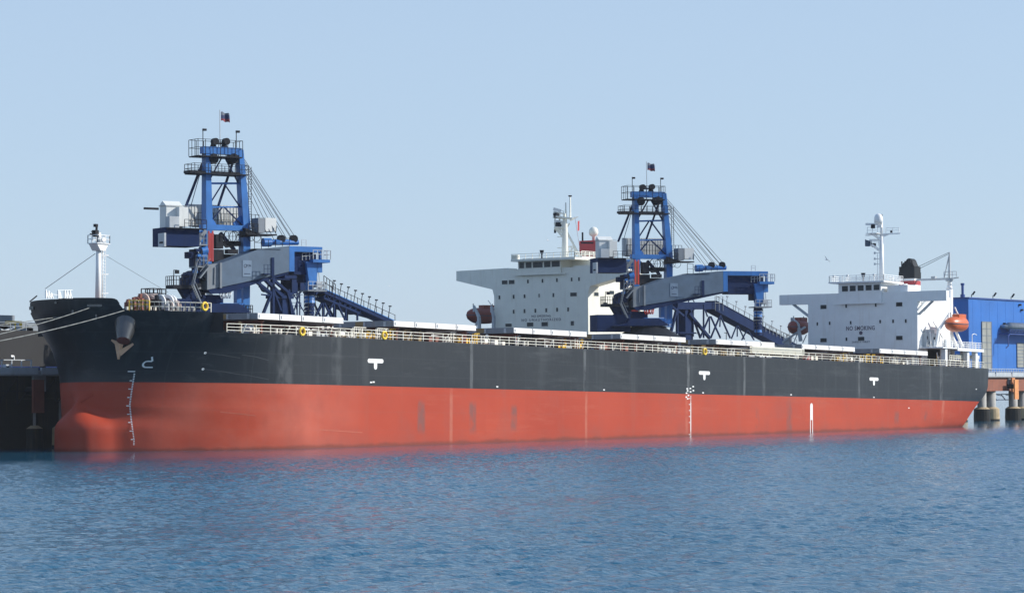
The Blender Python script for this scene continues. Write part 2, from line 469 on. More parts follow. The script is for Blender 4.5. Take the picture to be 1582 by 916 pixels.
cols = [col_pts(k) for k in range(NC+1)]
NR = len(cols[0])
vs = []; 
ring = [(k, -1) for k in range(NC, -1, -1)]+[(k, 1) for k in range(1, NC+1)]
for k, sgn in ring:
    for (x, h, z) in cols[k]: vs.append((x, B+sgn*h, z))
fs = []; mi = []
nring = len(ring)
for i in range(nring):
    i2 = (i+1) % nring
    for j in range(NR-1):
        q = (i*NR+j, i2*NR+j, i2*NR+j+1, i*NR+j+1)
        if j >= len(ZROWS)-1 and vs[i*NR+j][2] == vs[i*NR+j+1][2] and vs[i2*NR+j][2] == vs[i2*NR+j+1][2]: continue
        fs.append(q); mi.append(0 if ZROWS[min(j, len(ZROWS)-1)] >= 7.86-1e-6 else 1)
hb = MB(); hb.v = [Vector(v) for v in vs]; hb.f = [list(f) for f in fs]; hb.mi = mi
# keel plate
hb.k = 1
for i in range(NC):
    a, b2 = i, i+1; c2, d2 = nring-1-b2+0, nring-1-a
    hb.f.append([a*NR, b2*NR, c2*NR, d2*NR]); hb.mi.append(1)
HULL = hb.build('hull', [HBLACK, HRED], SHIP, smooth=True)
try:
    HULL.data.set_sharp_from_angle(angle=R_(50))
except Exception: pass
def on_hull(px, py):
    """where the sight line through a photo point meets the port side, in the ship frame"""
    o = ROTI @ CAM; d = (ROTI.to_3x3() @ ray(px, py)).normalized()
    t = 150.; prev = t
    while t < 700:
        p = o+d*t
        if 0 < p.z < 18.5 and p.x < 193 and p.y >= B-hull_h(p.x, p.z) and p.x > stem_x(p.z):
            lo, hi = prev, t
            for _ in range(20):
                mid = (lo+hi)/2; q = o+d*mid
                if q.y >= B-hull_h(q.x, q.z) and q.x > stem_x(q.z): hi = mid
                else: lo = mid
            return o+d*lo
        prev = t; t += .5
    return o+d*300
def hnorm(p):
    e = .15
    tx = Vector((p.x+e, B-hull_h(p.x+e, p.z), p.z))-Vector((p.x-e, B-hull_h(p.x-e, p.z), p.z))
    tz = Vector((p.x, B-hull_h(p.x, p.z+e), p.z+e))-Vector((p.x, B-hull_h(p.x, p.z-e), p.z-e))
    n = tx.cross(tz).normalized()
    return n if n.y < 0 else -n

# decks
dk = MB()
def deck_strip(mb, x0, x1, z, inset=.25, n=24):
    pts = []
    for i in range(n+1):
        x = x0+(x1-x0)*i/n; h = max(.05, hull_h(x, z)-inset); pts.append((x, h))
    for (xa, ha), (xb, hb_) in zip(pts, pts[1:]):
        mb.add([(xa,B-ha,z),(xb,B-hb_,z),(xb,B+hb_,z),(xa,B+ha,z)], [(0,1,2,3)])
deck_strip(dk, -14.9, 192.8, 13.80, .02, 60)
deck_strip(dk, xs_of(16.2)+.1, -15.6, 16.22, .02, 30)
dk.k = 1; dk.add([(-15.6,.6,13.8),(-15.6,31.6,13.8),(-15.6,31.6,16.22),(-15.6,.6,16.22)], [(0,1,2,3)])
dk.build('deck', [DECKR, BLACKP], SHIP, whole=True)

# ---- marks on the hull (thin painted plates following the shell)
def patch(mb, p0, du, dv, n=None):
    """quad standing .03 m proud of the shell, p0 centre in ship frame, du/dv half sizes along ship and up"""
    pass
def shell_quad(mb, x0, x1, z0, z1, e=.025, nx=1):
    for i in range(nx):
        a = x0+(x1-x0)*i/nx; c = x0+(x1-x0)*(i+1)/nx; vs = []
        for x, z in ((a,z0),(c,z0),(c,z1),(a,z1)):
            q = Vector((x, B-hull_h(x, z), z)); vs.append(q+hnorm(q)*e)
        mb.add(vs, [(0,1,2,3)])
def shell_disc(mb, x, z, r, e=.026, n=12):
    q = []
    for i in range(n):
        a = 2*math.pi*i/n; xx = x+r*math.cos(a); zz = z+r*math.sin(a); w = Vector((xx, B-hull_h(xx, zz), zz)); q.append(w+hnorm(w)*e)
    mb.add(q, [tuple(range(n))])
mk = MB()
for (px, py) in ((580,557.5),(1088,576),(1350,585.5)):       # tug push marks: rounded bar over a stub
    p = on_hull(px, py); w = 1.35; h = .27
    shell_quad(mk, p.x-w, p.x+w, p.z-h, p.z+h); shell_disc(mk, p.x-w, p.z, h, .028); shell_disc(mk, p.x+w, p.z, h, .028)
    shell_quad(mk, p.x-.33, p.x+.33, p.z-h-.5, p.z-h, .027); shell_disc(mk, p.x, p.z-h-.5, .33, .029)
for (px, py) in ((577,590),(573,590.5),(768,597.2),(933,602),(1086,606.5),(1222,609.5),(1350,613.5),(1404,630),(1508,601)):
    p = on_hull(px, py); shell_quad(mk, p.x-.22, p.x+.22, p.z-.09, p.z+.09, .027)
for (px, py) in ((317,545),(313.5,570)):
    p = on_hull(px, py); shell_disc(mk, p.x, p.z, .14)
# white staff on the after red with two thin lines below
p = on_hull(1253.5, 637.5); shell_quad(mk, p.x-.42, p.x+.42, p.z-1.15, p.z+1.15); shell_disc(mk, p.x, p.z+1.15, .42, .028)
for s in (-.36, .36): shell_quad(mk, p.x+s-.09, p.x+s+.09, p.z-3.15, p.z-1.15)
mk.build('tug_marking', MARK, HULL)
# forward draught marks
dm = MB()
zz = [.45+.2*i for i in range(43)]
for i, z in enumerate(zz):
    ty = proj(ROT @ Vector((-21., 6., z)))[1]; tp = lerp_tab([(575,208),(600,204),(625,200.5),(650,203),(680,207),(705,206)], ty)
    lo, hi = stem_x(z)+.05, 0.
    for _ in range(22):
        x = (lo+hi)/2
        if proj(ROT @ Vector((x, B-hull_h(x, z), z)))[0] < tp: lo = x
        else: hi = x
    shell_quad(dm, x-.055, x+.055, z-.055, z+.055, .07)
    if i % 5 == 3: shell_quad(dm, x-.26, x-.08, z-.05, z+.05, .07)
shell_quad(dm, x-.5, x+.02, 9.1, 9.22, .07)
for z in [.9+.18*i for i in range(38)]:
    p = on_hull(1067, 640); shell_quad(dm, p.x-.10, p.x+.10, z-.05 if z < 2.2 or z > 6.6 else z-.09, z+.05 if z < 2.2 or z > 6.6 else z+.09)
    if int(z/.18) % 5 == 0: shell_quad(dm, p.x-.55, p.x-.2, z-.05, z+.05)
p = on_hull(1061.5, 606)
for dx, dz in ((0,.55),(.1,.25),(-.2,-.1),(.35,-.45),(-.25,-.7),(.15,-.95),(.9,.6),(.95,.1),(1.7,.9),(1.75,.3)): shell_quad(dm, p.x+dx-.22, p.x+dx+.22, p.z+dz-.1, p.z+dz+.1)
dm.build('draught_marking', MARK, HULL)
# bulbous bow symbol: hook with a flat foot
bs = MB(); c = on_hull(229, 561); r = .55
def stroke(pts, w, e=.03):
    bs.k = 1 if max(z for _, z in pts) < 7.8 else 0
    for (xa, za), (xb, zb) in zip(pts, pts[1:]):
        vs = []
        d = Vector((xb-xa, zb-za)); d.normalize(); nrm = Vector((-d.y, d.x))*w/2
        for (x, z) in ((xa-nrm.x, za-nrm.y), (xb-nrm.x, zb-nrm.y), (xb+nrm.x, zb+nrm.y), (xa+nrm.x, za+nrm.y)):
            q = Vector((x, B-hull_h(x, z), z)); vs.append(q+hnorm(q)*e)
        bs.add(vs, [(0,1,2,3)])
arc = [(c.x-.10+.27*math.cos(t), c.z-.12+.36*math.sin(t)) for t in [R_(a) for a in range(90, 271, 20)]]
stroke([(c.x+.12, c.z+.78), (c.x+.27, c.z+.24)]+arc+[(c.x+.46, c.z-.48)], .15)
bs.build('bulbous_bow_symbol', MARK, HULL, whole=True)
bs = MB()
for pts in (((317,545),(345,548.5),(371,553)),((374,548),(395,551),(415,556.5)),((313.5,570),(340,573),(365,577.5)),((365,577.5),(385,580),(415,586)),((340,636),(370,639),(395,642)),((455,660),(500,664),(560,668))):
    q_ = [on_hull(*p_) for p_ in pts]; stroke([(q.x, q.z) for q in q_], .07 if pts[0][1] < 600 else .1, .03); bs.cut()
bs.build('paint_scrape_marking', [SCRAPE, SCRAPER], HULL)

# ---- anchor, bolster
p = on_hull(194, 506); n = hnorm(p)
ab = MB()
ax = (n+Vector((-.1,0,-.35))).normalized()
a0 = p-n*.9+Vector((0,0,.6)); a1 = p+ax*1.55+Vector((0,0,-.5))
ab.tube(a0+Vector((0,0,.2)), a1, 1.75, .8, 28)
bol = ab.build('anchor_bolster', [STEELB], SHIP, smooth=True)
try: bol.data.set_sharp_from_angle(angle=R_(35))
except Exception: pass
q0 = on_hull(184, 536); an = MB(); nn_ = hnorm(q0); c = q0+nn_*1.0
def AP(px, py):
    # point on the plane of the anchor, parallel to the camera's view of the bow
    o = ROTI @ CAM; dd = ROTI.to_3x3() @ ray(px, py); return o+dd*((c-o).dot(_af)/dd.dot(_af))
_af = (ROTI @ CAM-c).normalized()
an.beam(AP(196,515), AP(184,533), .4, .4)
an.beam(AP(184,529), AP(183,555), .75, .8, .12, .2)
an.beam(AP(182,535), AP(201,517), .6, .7, .1, .25)
an.beam(AP(184,546), AP(206,531), .6, .7, .1, .25)
an.beam(AP(185,533), AP(172,525), .55, .6, .15, .2)
an.build('anchor', RUST, SHIP)
# fairleads and small fittings in the bow plating
ff = MB()
for (px, py, w, h) in ((147,471.5,.95,.18),(50,475.5,.3,.25),(87,467.7,.16,.16),(114,481,.14,.24),(150,489,.1,.4)):
    q = on_hull(px, py); nn = hnorm(q); t = Vector((-nn.y, nn.x, 0)).normalized()
    ff.beam(q-t*w+nn*.1, q+t*w+nn*.1, h*2*.6, h*2*.8)
ff.build('fairlead', STEELB, SHIP)
# bulwark rail cap following the sheer
cap = MB(); prev = None
for k in range(0, NB+1):
    for sgn in (-1,):
        x, h, z = cols[k][-1]
        q = Vector((x, B-h, z+.03))
        if prev is not None and q.z > 17.0 and (q-prev).length > .02: cap.beam(prev, q, .28, .12)
        prev = q
cap.build('gunwale', HBLACK, SHIP)

def deck_at(px, d):
    """a point on the forecastle, d metres in from the edge seen at that column"""
    lo, hi = stem_x(16.2)+.02, -8.
    for _ in range(24):
        x = (lo+hi)/2
        if proj(ROT @ Vector((x, B-hull_h(x, 16.2), 16.2)))[0] < px: lo = x
        else: hi = x
    return Vector((x+.71*d, B-hull_h(x, 16.2)+.71*d, 16.24))
# ---- rails
def side_pts(x0, x1, z, n):
    return [Vector((x0+(x1-x0)*i/n, B-hull_h(x0+(x1-x0)*i/n, min(z, 18.2))+.12, z)) for i in range(n+1)]
r1 = MB(); r1.rail(side_pts(-13.4, 192, 13.86, 24), 1.12, 2.15, .042, (1., .64, .30)); r1.build('side_railing', RAILW, SHIP)
rf = MB(); rf.rail(side_pts(-24.1, -16.1, 16.25, 24), 1.1, .9, .042, (1., .5)) if False else rf.rail([deck_at(199+127*i/16, .12) for i in range(17)], 1.1, 1.6, .042, (1., .5)); rf.build('forecastle_railing', RAILW, SHIP)
ry = MB(); ry.rail([deck_at(199.5+31*i/5, .02) for i in range(6)], 1.22, 3., .06, (1., .62)); ry.build('yellow_railing', YEL, SHIP)
# rail stays (white knees)
ks = MB()
for i in range(26):
    x = -12+i*8.1
    ks.cut().beam((x,.75,13.86),(x,.14,14.9),.14,.14)
ks.build('rail_stay', RAILW, SHIP)
# bow rail stands (white)
bst = MB()
for (px, y0, y1) in ((71,448,460),(75,449,460),(79,452,460),(90,449,460),(92,450,460),(100,448,460),(104,449,460),(108,449,460)):
    a = L1(px, y1+1, 13.); b2 = L1(px, y0, 13.); bst.beam(a, b2, .16)
    bst.beam(a+Vector((.35,0,0)), b2, .12)
bst.beam(L1(89,448.5,13), L1(112,448,13), .07); bst.beam(L1(72,453,13), L1(90,456,13), .07)
bst.build('bow_rail_stand', WHITE, SHIP)
jk = MB(); jk.beam(L1(46,466,16), L1(57,457,16), .12); jk.build('jackstaff', STEELD, SHIP)

# ---- foremast
fm = MB(); base = L1(151.5, 462, 16.1); topz = L1(151, 372, 16.1).z
bx, by = base.x, base.y
fm.tube((bx,by,16.2), (bx,by,topz-.2), .37, .30, 14); fm.tube((bx,by,topz-.2), (bx,by,topz+1.0), .3, .26, 12)
fm.tube((bx+.55,by-.2,16.2), (bx+.5,by-.2,topz), .10, .10, 8)
mast = fm.build('foremast', WHITE, SHIP, smooth=True)
fp = MB()
pz = L1(151, 377, 16.1).z
fp.prism([(bx-.4,pz-.8),(bx+.4,pz-.8),(bx+1.0,pz),(bx-1.0,pz)], 1, by-.7, by+.7)
fp.box(bx-1.1, bx+1.1, by-.85, by+.85, pz, pz+.1)
fp.rail([(bx-1.05,by-.8,pz+.1),(bx+1.05,by-.8,pz+.1),(bx+1.05,by+.8,pz+.1),(bx-1.05,by+.8,pz+.1)], .95, .8, .04, (1.,.5), True)
fp.tube((bx-.1,by-.95,pz+.5),(bx-.1,by-.75,pz+.5),.28,n=12)
fp.build('mast_platform', WHITE, mast)
fl = MB(); t0 = topz+1.05
fl.box(bx-.9, bx-.3, by-.3, by+.3, t0-.6, t0+.2); fl.tube((bx-.4,by,t0),(bx-.4,by,t0+.7),.14); fl.beam((bx-1.5,by,t0-.3),(bx-.4,by,t0-.3),.14); fl.beam((bx-1.3,by,t0-.0),(bx-.4,by,t0-.0),.1); fl.box(bx-.75,bx-.35,by-.2,by+.2,t0+.6,t0+.95)
fl.build('masthead_light', STEELD, mast)
lad = MB(); lad.beam((bx+.75,by-.45,16.4),(bx+.75,by-.45,25),.05)
for i in range(22): lad.beam((bx+.5,by-.45,16.6+i*.4), (bx+.75,by-.45,16.6+i*.4), .05)
for z in (18.6, 20.9, 23.2): lad.beam((bx+.3,by-.3,z), (bx+1.2,by-.5,z+.1), .12)
lad.build('mast_ladder', WHITE, mast)

# ---- windlasses and winches on the forecastle
def winch(x, y, z, s, mats, drum=.8):
    w = MB()
    w.k = 0; w.box(x-1.3*s, x+1.3*s, y-.6*s, y+.6*s, z, z+.25*s)
    w.tube((x-1.25*s,y,z+.95*s), (x+1.25*s,y,z+.95*s), .14*s, n=8)
    w.tube((x-.55*s,y,z+.95*s), (x+.55*s,y,z+.95*s), drum*.62*s, n=14)
    w.k = 1
    for q in (-.62,.62,1.1): w.tube((x+q*s-.07*s,y,z+.95*s), (x+q*s+.07*s,y,z+.95*s), drum*s, n=18)
    w.k = 0
    w.box(x-1.25*s, x-.8*s, y-.45*s, y+.45*s, z+.2*s, z+1.3*s)
    w.tube((x-1.0*s,y,z+1.3*s), (x-1.0*s,y,z+1.75*s), .2*s, n=8)
    return w
for (px, y, s, ma) in ((205,4.2,.62,(MAROON,PINK)),(216,5.4,.75,(MAROON,MAROON)),(229,6.,.95,(MAROON,PINK)),(240,6.4,.85,(STEELD,PINK)),(254,5.8,.9,(STEELD,WHITE)),(267,5.2,.6,(GREYL,PINK))):
    c = deck_at(px, y-2.2)
    winch(c.x, c.y, 16.24, s*1.3, ma, .9).build('mooring_winch', list(ma), SHIP)
st = MB(); c = deck_at(250, 8.); sy = c.y
st.box(c.x-1.2, c.x+1.2, sy, sy+2, 16.2, 18.2); st.rail([(c.x-1.1,sy,18.2),(c.x+1.1,sy,18.2),(c.x+1.1,sy+2,18.2),(c.x-1.1,sy+2,18.2)], 1.1, .8, .05, (1.,.5), True)
st.build('store_house', STEELD, SHIP)
bl = MB()
for px in (200,236,272,282,297):
    c = deck_at(px, .9); bl.cut(); y = c.y-.8; z = 16.24
    for dx in (-.4,.4): bl.tube((c.x+dx,y+.8,z),(c.x+dx,y+.8,z+.5),.18,n=10)
for px in (395,430,520,540,560,690,812,930,1105,1130,1170,1230,1330,1380):
    c = L1(px, 520, 1.6); bl.cut()
    for dx in (-.4,.4): bl.tube((c.x+dx,1.6,13.85),(c.x+dx,1.6,14.6),.2,n=10)
bl.build('bollard', RAILW, SHIP)

# ---- hatches: coaming with stays, two side-rolling covers per hatch
HX = [(-8.8+26.78*i) for i in range(7)]
for i, x in enumerate(HX):
    L = 16.6 if i == 0 else 18.1
    zt = 16.42-.0*i
    co = MB()
    co.box(x+.9, x+L-.9, 8.3, 8.7, 13.85, zt-.85); co.box(x+.9, x+L-.9, 23.5, 23.9, 13.85, zt-.85)
    co.box(x+.9, x+1.3, 8.7, 23.5, 13.85, zt-.85); co.box(x+L-1.3, x+L-.9, 8.7, 23.5, 13.85, zt-.85)
    nst = 10
    for j in range(nst):
        xx = x+1.2+(L-2.4)*j/(nst-1); co.prism([(7.3,13.85),(8.3,13.85),(8.3,zt-.95),(8.0,zt-.95)], 0, xx-.04, xx+.04)
    co.build('hatch_coaming', [DECKR], SHIP)
    for port in (0, 1):
        cv = MB(); ya, yb = ((1.2, 11.2) if port == 0 else (21.0, 31.0))
        cv.box(x+.02, x+L-.02, ya+.06, yb, zt-.76, zt)
        cv.k = 1
        for q in range(4):
            xa = x+L*q/4+.10; xb = x+L*(q+1)/4-.10
            cv.box(xa, xb, ya-.05, ya+.055, zt-.73, zt-.03)
            cv.k = 2
            cv.box(xa+.2, xa+.32, ya-.12, ya-.055, zt-.6, zt-.2)
            cv.k = 1
            cv.box(xa, xb, ya-.10, ya-.052, zt-.74, zt-.66)
        cv.k = 2
        for yy in (ya+1.2, ya+4.6, ya+8.6): cv.box(x-.09, x+.015, yy, yy+.35, zt-.72, zt-.1)
        cv.k = 3
        cv.box(x-.10, x+.012, ya+4.9, ya+6.2, zt-.66, zt-.06)
        c_ = cv.build('hatch_cover', [HATCHG, HATCHW, GREYL, OCHRE], SHIP)
        c_['label'] = ('white-sided hatch cover rolled out to the port rail' if port == 0 else 'grey hatch cover rolled out to the far side')
    rk = MB()
    for xx in (x+1.6, x+L-1.6):
        rk.box(xx-.16, xx+.16, 1.6, 8.3, zt-1.1, zt-.86)
        for yy in (1.9, 5.2): rk.beam((xx,yy,13.85), (xx,yy,zt-1.1), .18)
    for yy in (2.1, 4.0): rk.beam((x+1,yy,zt-1.35),(x+L-1,yy,zt-1.35),.12,.16)
    rk.build('cover_runway', MAROON, SHIP)
# pipes and small gear along the port side deck
pg = MB()
for k, (y, z, r) in enumerate(((5.6,14.25,.14),(6.1,14.3,.1),(6.6,14.2,.16))): pg.cut().tube((-8,y,z),(170,y,z),r,n=6)
for i in range(44):
    x = -6+i*4.05; pg.cut().box(x-.08, x+.08, 5.3, 6.9, 13.85, 14.15)
pg.build('deck_pipe', GREYL, SHIP)
random.seed(3)
for (p0, p1, mats_) in ((474,520,(RAILW,GREYL)),(522,600,(YEL,RAILW)),(660,700,(MAROON,RAILW)),(705,735,(YEL,MAROON)),(860,905,(RAILW,YEL)),(1010,1062,(RAILW,GREYL)),(1245,1262,(REDP,RAILW)),(1290,1312,(YEL,RAILW)),(1330,1362,(MAROON,YEL)),(1375,1412,(RAILW,GREYL)),(372,392,(OCHRE,GREYL)),(610,655,(STEELD,OCHRE)),(745,775,(GREYL,RAILW)),(905,1005,(STEELD,MAROON)),(1070,1150,(GREYL,OCHRE)),(790,850,(STEELD,GREYL))):
    xa = L1(p0, 520, 2.5).x; xb = L1(p1, 525, 2.5).x; w = MB(); x = xa
    while x < xb:
        w.cut(); w.k = random.randint(0, 1); s = random.uniform(.3, .7)
        t = random.random()
        if t < .35: w.box(x, x+s*1.3, 2.2, 3.2, 13.85, 13.85+s*1.3)
        elif t < .6: w.tube((x,2.6,13.85),(x,2.6,14.9+s*.5),.16,n=8); w.tube((x,2.6,14.8+s*.5),(x-.3,2.4,14.9+s*.5),.22,n=8)
        elif t < .8: w.tube((x,2.6,14.35),(x+s*2,2.6,14.35),.42,n=12); w.tube((x-.08,2.6,14.35),(x,2.6,14.35),.62,n=14); w.tube((x+2*s,2.6,14.35),(x+2*s+.08,2.6,14.35),.62,n=14)
        else: w.rail([(x,1.8,13.85),(x+1.2,1.8,13.85),(x+1.2,3,13.85)], 1.5, .8, .05, (1.,.5))
        x += s*random.uniform(1.9, 3.)
    w.build('deck_machinery', list(mats_), SHIP)
# stowed accommodation ladder
gw = MB(); a = L1(1163, 542, -.15); b2 = L1(1243, 548.5, -.15); xa, xb = a.x, b2.x; z0 = 14.5
gw.box(xa, xb, -.1, .0, z0+.95, z0+1.1); gw.box(xa, xb, -.1, .0, z0, z0+.12)
nn = int((xb-xa)/.32)
for i in range(nn+1):
    x = xa+(xb-xa)*i/nn; gw.box(x-.045, x+.045, -.09, -.01, z0+.12, z0+.95)
gw.box(xa, xb, .35, .42, z0, z0+1.05)
gw.box(xa+1, xb-3, -.2, .1, z0-.42, z0-.3)
gw.build('accommodation_ladder', RAILW, SHIP)

# ---- windows helper (frame ring + pane, standing on a wall facing -X)
def win_x(parent, Xw, y, z, w, h, name='window', frame=WHITE, r=.06):
    f = MB(); f.k = 0
    for (a, b_, c, d) in ((-w/2-r,w/2+r,h/2,h/2+r),(-w/2-r,w/2+r,-h/2-r,-h/2),(-w/2-r,-w/2,-h/2,h/2),(w/2,w/2+r,-h/2,h/2)):
        f.box(Xw-.06, Xw+.02, y+a, y+b_, z+c, z+d)
    f.k = 1; f.box(Xw-.025, Xw+.015, y-w/2, y+w/2, z-h/2, z+h/2)
    return f.build(name, [frame, GLASS], parent)

# ---- ship 1 accommodation
XH = 173.6
def hp(zx, zy, X=XH): return L1x(1180+zx*.27295, 310+zy*.27295, X)      # from the enlarged crop of the house front
hb1 = MB()
yl, yr = 27.1, 5.0; zt = 27.1
zdeck = 13.85; ztp = 27.35
ztp = L1x(1245, 454.5, XH).z; zwing = L1x(1202, 471, XH).z
hb1.box(XH, 186.6, yr, yl, zdeck, zwing)
hb1.box(XH, XH+1.1, -.65, 33.1, zwing, ztp); hb1.box(XH+1.1, 178.4, yr, yl, zwing, ztp-.02)                 # navigating bridge deck with full-width wings
hb1.box(178.4, 186.6, yr, yl, zwing, ztp-.6)
house = hb1.build('accommodation_block', WHITE, SHIP)
br = MB()
for dx in (.3, .9):
    a = L1x(1233, 471, XH+dx); b2 = L1x(1246.5, 486, XH+dx); br.beam((XH+dx,30.4,zwing),(XH+dx,27.1,zwing-2.3),.28)
    br.beam((XH+dx,2.3,zwing),(XH+dx,5.,zwing-2.3),.2)
br.build('wing_bracket', GREYL, house)
for (zx, zy, w, h) in ((332,601,1.25,.72),(761,586,1.25,.72),(461,596,.36,.62),(628,590,.36,.62),(298,697,.34,.6),(368,693,.34,.6),(487,690,.34,.6),(654,684,.34,.6),(727,682,.34,.6),(799,680,.34,.6),
                       (334,789,1.3,.7),(464,783,.36,.6),(547,781,1.3,.7),(763,776,1.3,.7)):
    q = hp(zx, zy); win_x(house, XH, q.y, q.z, w, h)
for (qx, qy, w, h) in ((82,457,1.35,.75),(85,695,1.35,.72),(38,577,.36,.62),(128,575,.36,.62)):
    q = L1x(1370+qx*.2183, 370+qy*.2183, XH); win_x(house, XH, q.y, q.z, w, h)
q = hp(545, 748); rv = MB(); rv.tube((XH-.12,q.y,q.z),(XH+.02,q.y,q.z),.33,n=14); rv.build('fog_bell', INK, house)
q = hp(542, 722)
MX = Matrix(((0,0,-1,XH-.03),(-1,0,0,q.y),(0,1,0,q.z),(0,0,0,1)))
w_ = lettering('NO SMOKING', house, MX @ Matrix.Diagonal((.80,1,1,1)), 1.06, INK, space=1.12)
q = hp(545, 799); MX = Matrix(((0,0,-1,XH-.03),(-1,0,0,q.y),(0,1,0,q.z),(0,0,0,1)))
lettering('SAFETY FIRST', house, MX, .48, SIGND, space=1.3)
# wheelhouse
wh = MB(); xa = XH-.55
y0, y1 = L1x(1295.5, 450, XH).y, L1x(1361, 450, XH).y
z0, z1 = L1x(1330, 458.5, XH).z, L1x(1330, 437, XH).z
wh.prism([(y1,z0-1.1),(y0,z0-1.1),(y0,z1),(y1,z1)], 0, XH-.5, 179)
wh.box(XH-.56, XH-.52, y1-.6, y0+1.2, z0-1.25, z0-1.05)
whl = wh.build('wheelhouse', WHITE, house) if False else wh.build('wheelhouse', WHITE, SHIP)
for zx in (453, 497, 542, 587, 632):
    q = L1x(1180+zx*.27295, 310+(494+(542-zx)*.045)*.27295, XH-.5); win_x(whl, XH-.5, q.y, q.z, 1.22, .98, 'bridge_window', WHITE, .07)
rf_ = MB(); rf_.box(XH-1.3, 180, y1-1.0, y0+1.6, z1, z1+.28)
rf_.rail([(XH-1.2,y0+1.5,z1+.28),(XH-1.2,y1-.9,z1+.28),(180,y1-.9,z1+.28),(180,y0+1.5,z1+.28)], 1.05, 1.3, .045, (1.,.66,.33), True)
rf_.build('bridge_roof', WHITE, whl)
kk = MB(); c = L1x(1334, 430, XH); kk.k = 0; kk.tube((XH-.6,c.y,z1+.3),(XH-.6,c.y,z1+1.0),.15); kk.tube((XH-.6,c.y,z1+1.0),(XH-.6,c.y,z1+1.75),.22,.42,12)
kk.build('compass_binnacle', STEELD, whl)
lt = MB()
for px in (1290, 1352, 1311): c = L1x(px, 430, XH); lt.beam((XH-.9,c.y,z1+.3),(XH-.9,c.y,z1+1.4),.12); lt.box(XH-1.1,XH-.8,c.y-.2,c.y+.2,z1+1.2,z1+1.5)
lt.build('roof_light', WHITE, whl)
# stepped decks behind the bridge: port side of the upper house
up = MB(); up.box(178.4, 184.5, 12.2, 23, ztp-.6, ztp+.8); up.box(179.5, 183.5, 13.6, 19, ztp+.8, ztp+1.5)
up.box(XH+.6, 178.4, 7.2, y1-.7, ztp, ztp+1.2)
up.rail([(178.6,12.3,ztp+.8),(184.4,12.3,ztp+.8)], 1.0, 1.3, .05)
for x, y, z, h in ((181,13.9,ztp+1.5,1.5),(183,14.2,ztp+1.5,1.0),(184.2,12.8,ztp+.8,1.2),(179.2,12.8,ztp+.8,1.4)): up.tube((x,y,z),(x,y,z+h),.16,n=8); up.box(x-.3,x+.3,y-.3,y+.3,z+h-.4,z+h)
up.build('upper_deckhouse', WHITE, SHIP)
# radar mast
c = L1(1362, 436, 16); mx, my = c.x, 16.
zz0 = ztp; ztm = L1(1362, 346, 16).z
def mz(py): return L1(1362, py, 16).z
rm = MB(); rm.tube((mx,my,zz0),(mx,my,mz(365)),.50,.36,14); rm.tube((mx,my,mz(365)),(mx+.1,my,mz(336)),.30,.2,12)
rmo = rm.build('radar_mast', WHITE, SHIP, smooth=True)
arm = MB()
sA = Vector((-.60,.80,0))        # arms spread athwart and forward, to the left in the photo
def mp(dx, py): return Vector((mx,my,mz(py)))+sA*(dx)
for (d0, p0, d1, p1, w) in ((0,371,-3.1+6.2,360,.5),(0,389,3.0,378,.5)):
    arm.beam(mp(0,p0), mp(3.0*.62,p1), .5, .45, .9, .3)
for (pa, pb, da, db) in ((362,360.5,0.,-3.4),(362,364,0,2.9)): arm.beam(mp(da,pa), mp(db,pb), .5, .2)
arm.beam(mp(0,365), mp(-1.6,361), .4, .6, .3, .2)
arm.box(mp(1.6,361).x-.9, mp(1.6,361).x+.9, my+1.-1, my+1.+1.3, mz(361.5), mz(361)+.05)
arm.rail([mp(-.8,360.5), mp(-3.2,360.2)], 1., 1.1, .04); arm.rail([mp(.7,361.5), mp(2.6,361.5)], 1.2, 1.0, .04); arm.rail([mp(.5,380), mp(2.0,380)], 1.2, 1.0, .04)
arm.build('mast_platform', WHITE, rmo)
rd = MB(); rd.beam(mp(.2,347.0), mp(2.9,346.6), .25, .4); rd.beam(mp(.6,371.5), mp(2.3,371), .2, .3); rd.box(mp(.5,350).x-.3, mp(.5,350).x+.3, my-.3, my+.6, mz(352), mz(348)); rd.build('radar_scanner', WHITE, rmo)
dmm = MB(); q = mp(.55,0); dmm.lathe((q.x,q.y,mz(344.5)), [(.75,0),(.78,.6),(.74,1.1),(.55,1.5),(.2,1.68),(.02,1.7)], 18); dmm.build('radome', WHITE, rmo, smooth=True)
lg = MB(); q = mp(1.55,353); lg.tube(q, q+Vector((0,0,.7)), .4, n=10); q = mp(1.4,379); lg.box(q.x-.3,q.x+.3,q.y-.3,q.y+.3,q.z-.3,q.z+.35); q = mp(-.1,331); lg.beam(q, q-Vector((0,0,.9)), .12); q = mp(-1.8,358); lg.box(q.x-.15,q.x+.15,q.y-.15,q.y+.15,q.z-.2,q.z+.2); lg.build('signal_lamp', STEELD, rmo)
ant = MB()
for py in (391,400,408): ant.beam(mp(-.4,py), mp(1.25,py), .1); ant.box(mp(1.25,py).x-.12,mp(1.25,py).x+.12,mp(1.25,py).y-.12,mp(1.25,py).y+.12,mz(py)-.2,mz(py)+.2)
ant.beam(mp(.75,392), mp(.75,433), .06); ant.beam(mp(.35,392), mp(.35,433), .06); ant.build('mast_bracket', GREYL, rmo)
fg = MB(); a = mp(1.8,372)
for i in range(6):
    u0, u1 = i/6, (i+1)/6
    def P(u, t): q = a.lerp(mp(3.0,368), u); return q+Vector((.12*math.sin(u*7), .1*math.sin(u*7), -t*(.85+.3*u)-.25*math.sin(u*2)))
    fg.add([P(u0,0),P(u1,0),P(u1,1.1),P(u0,1.1)], [(0,1,2,3)])
fg.build('signal_flag', SIGND, rmo)
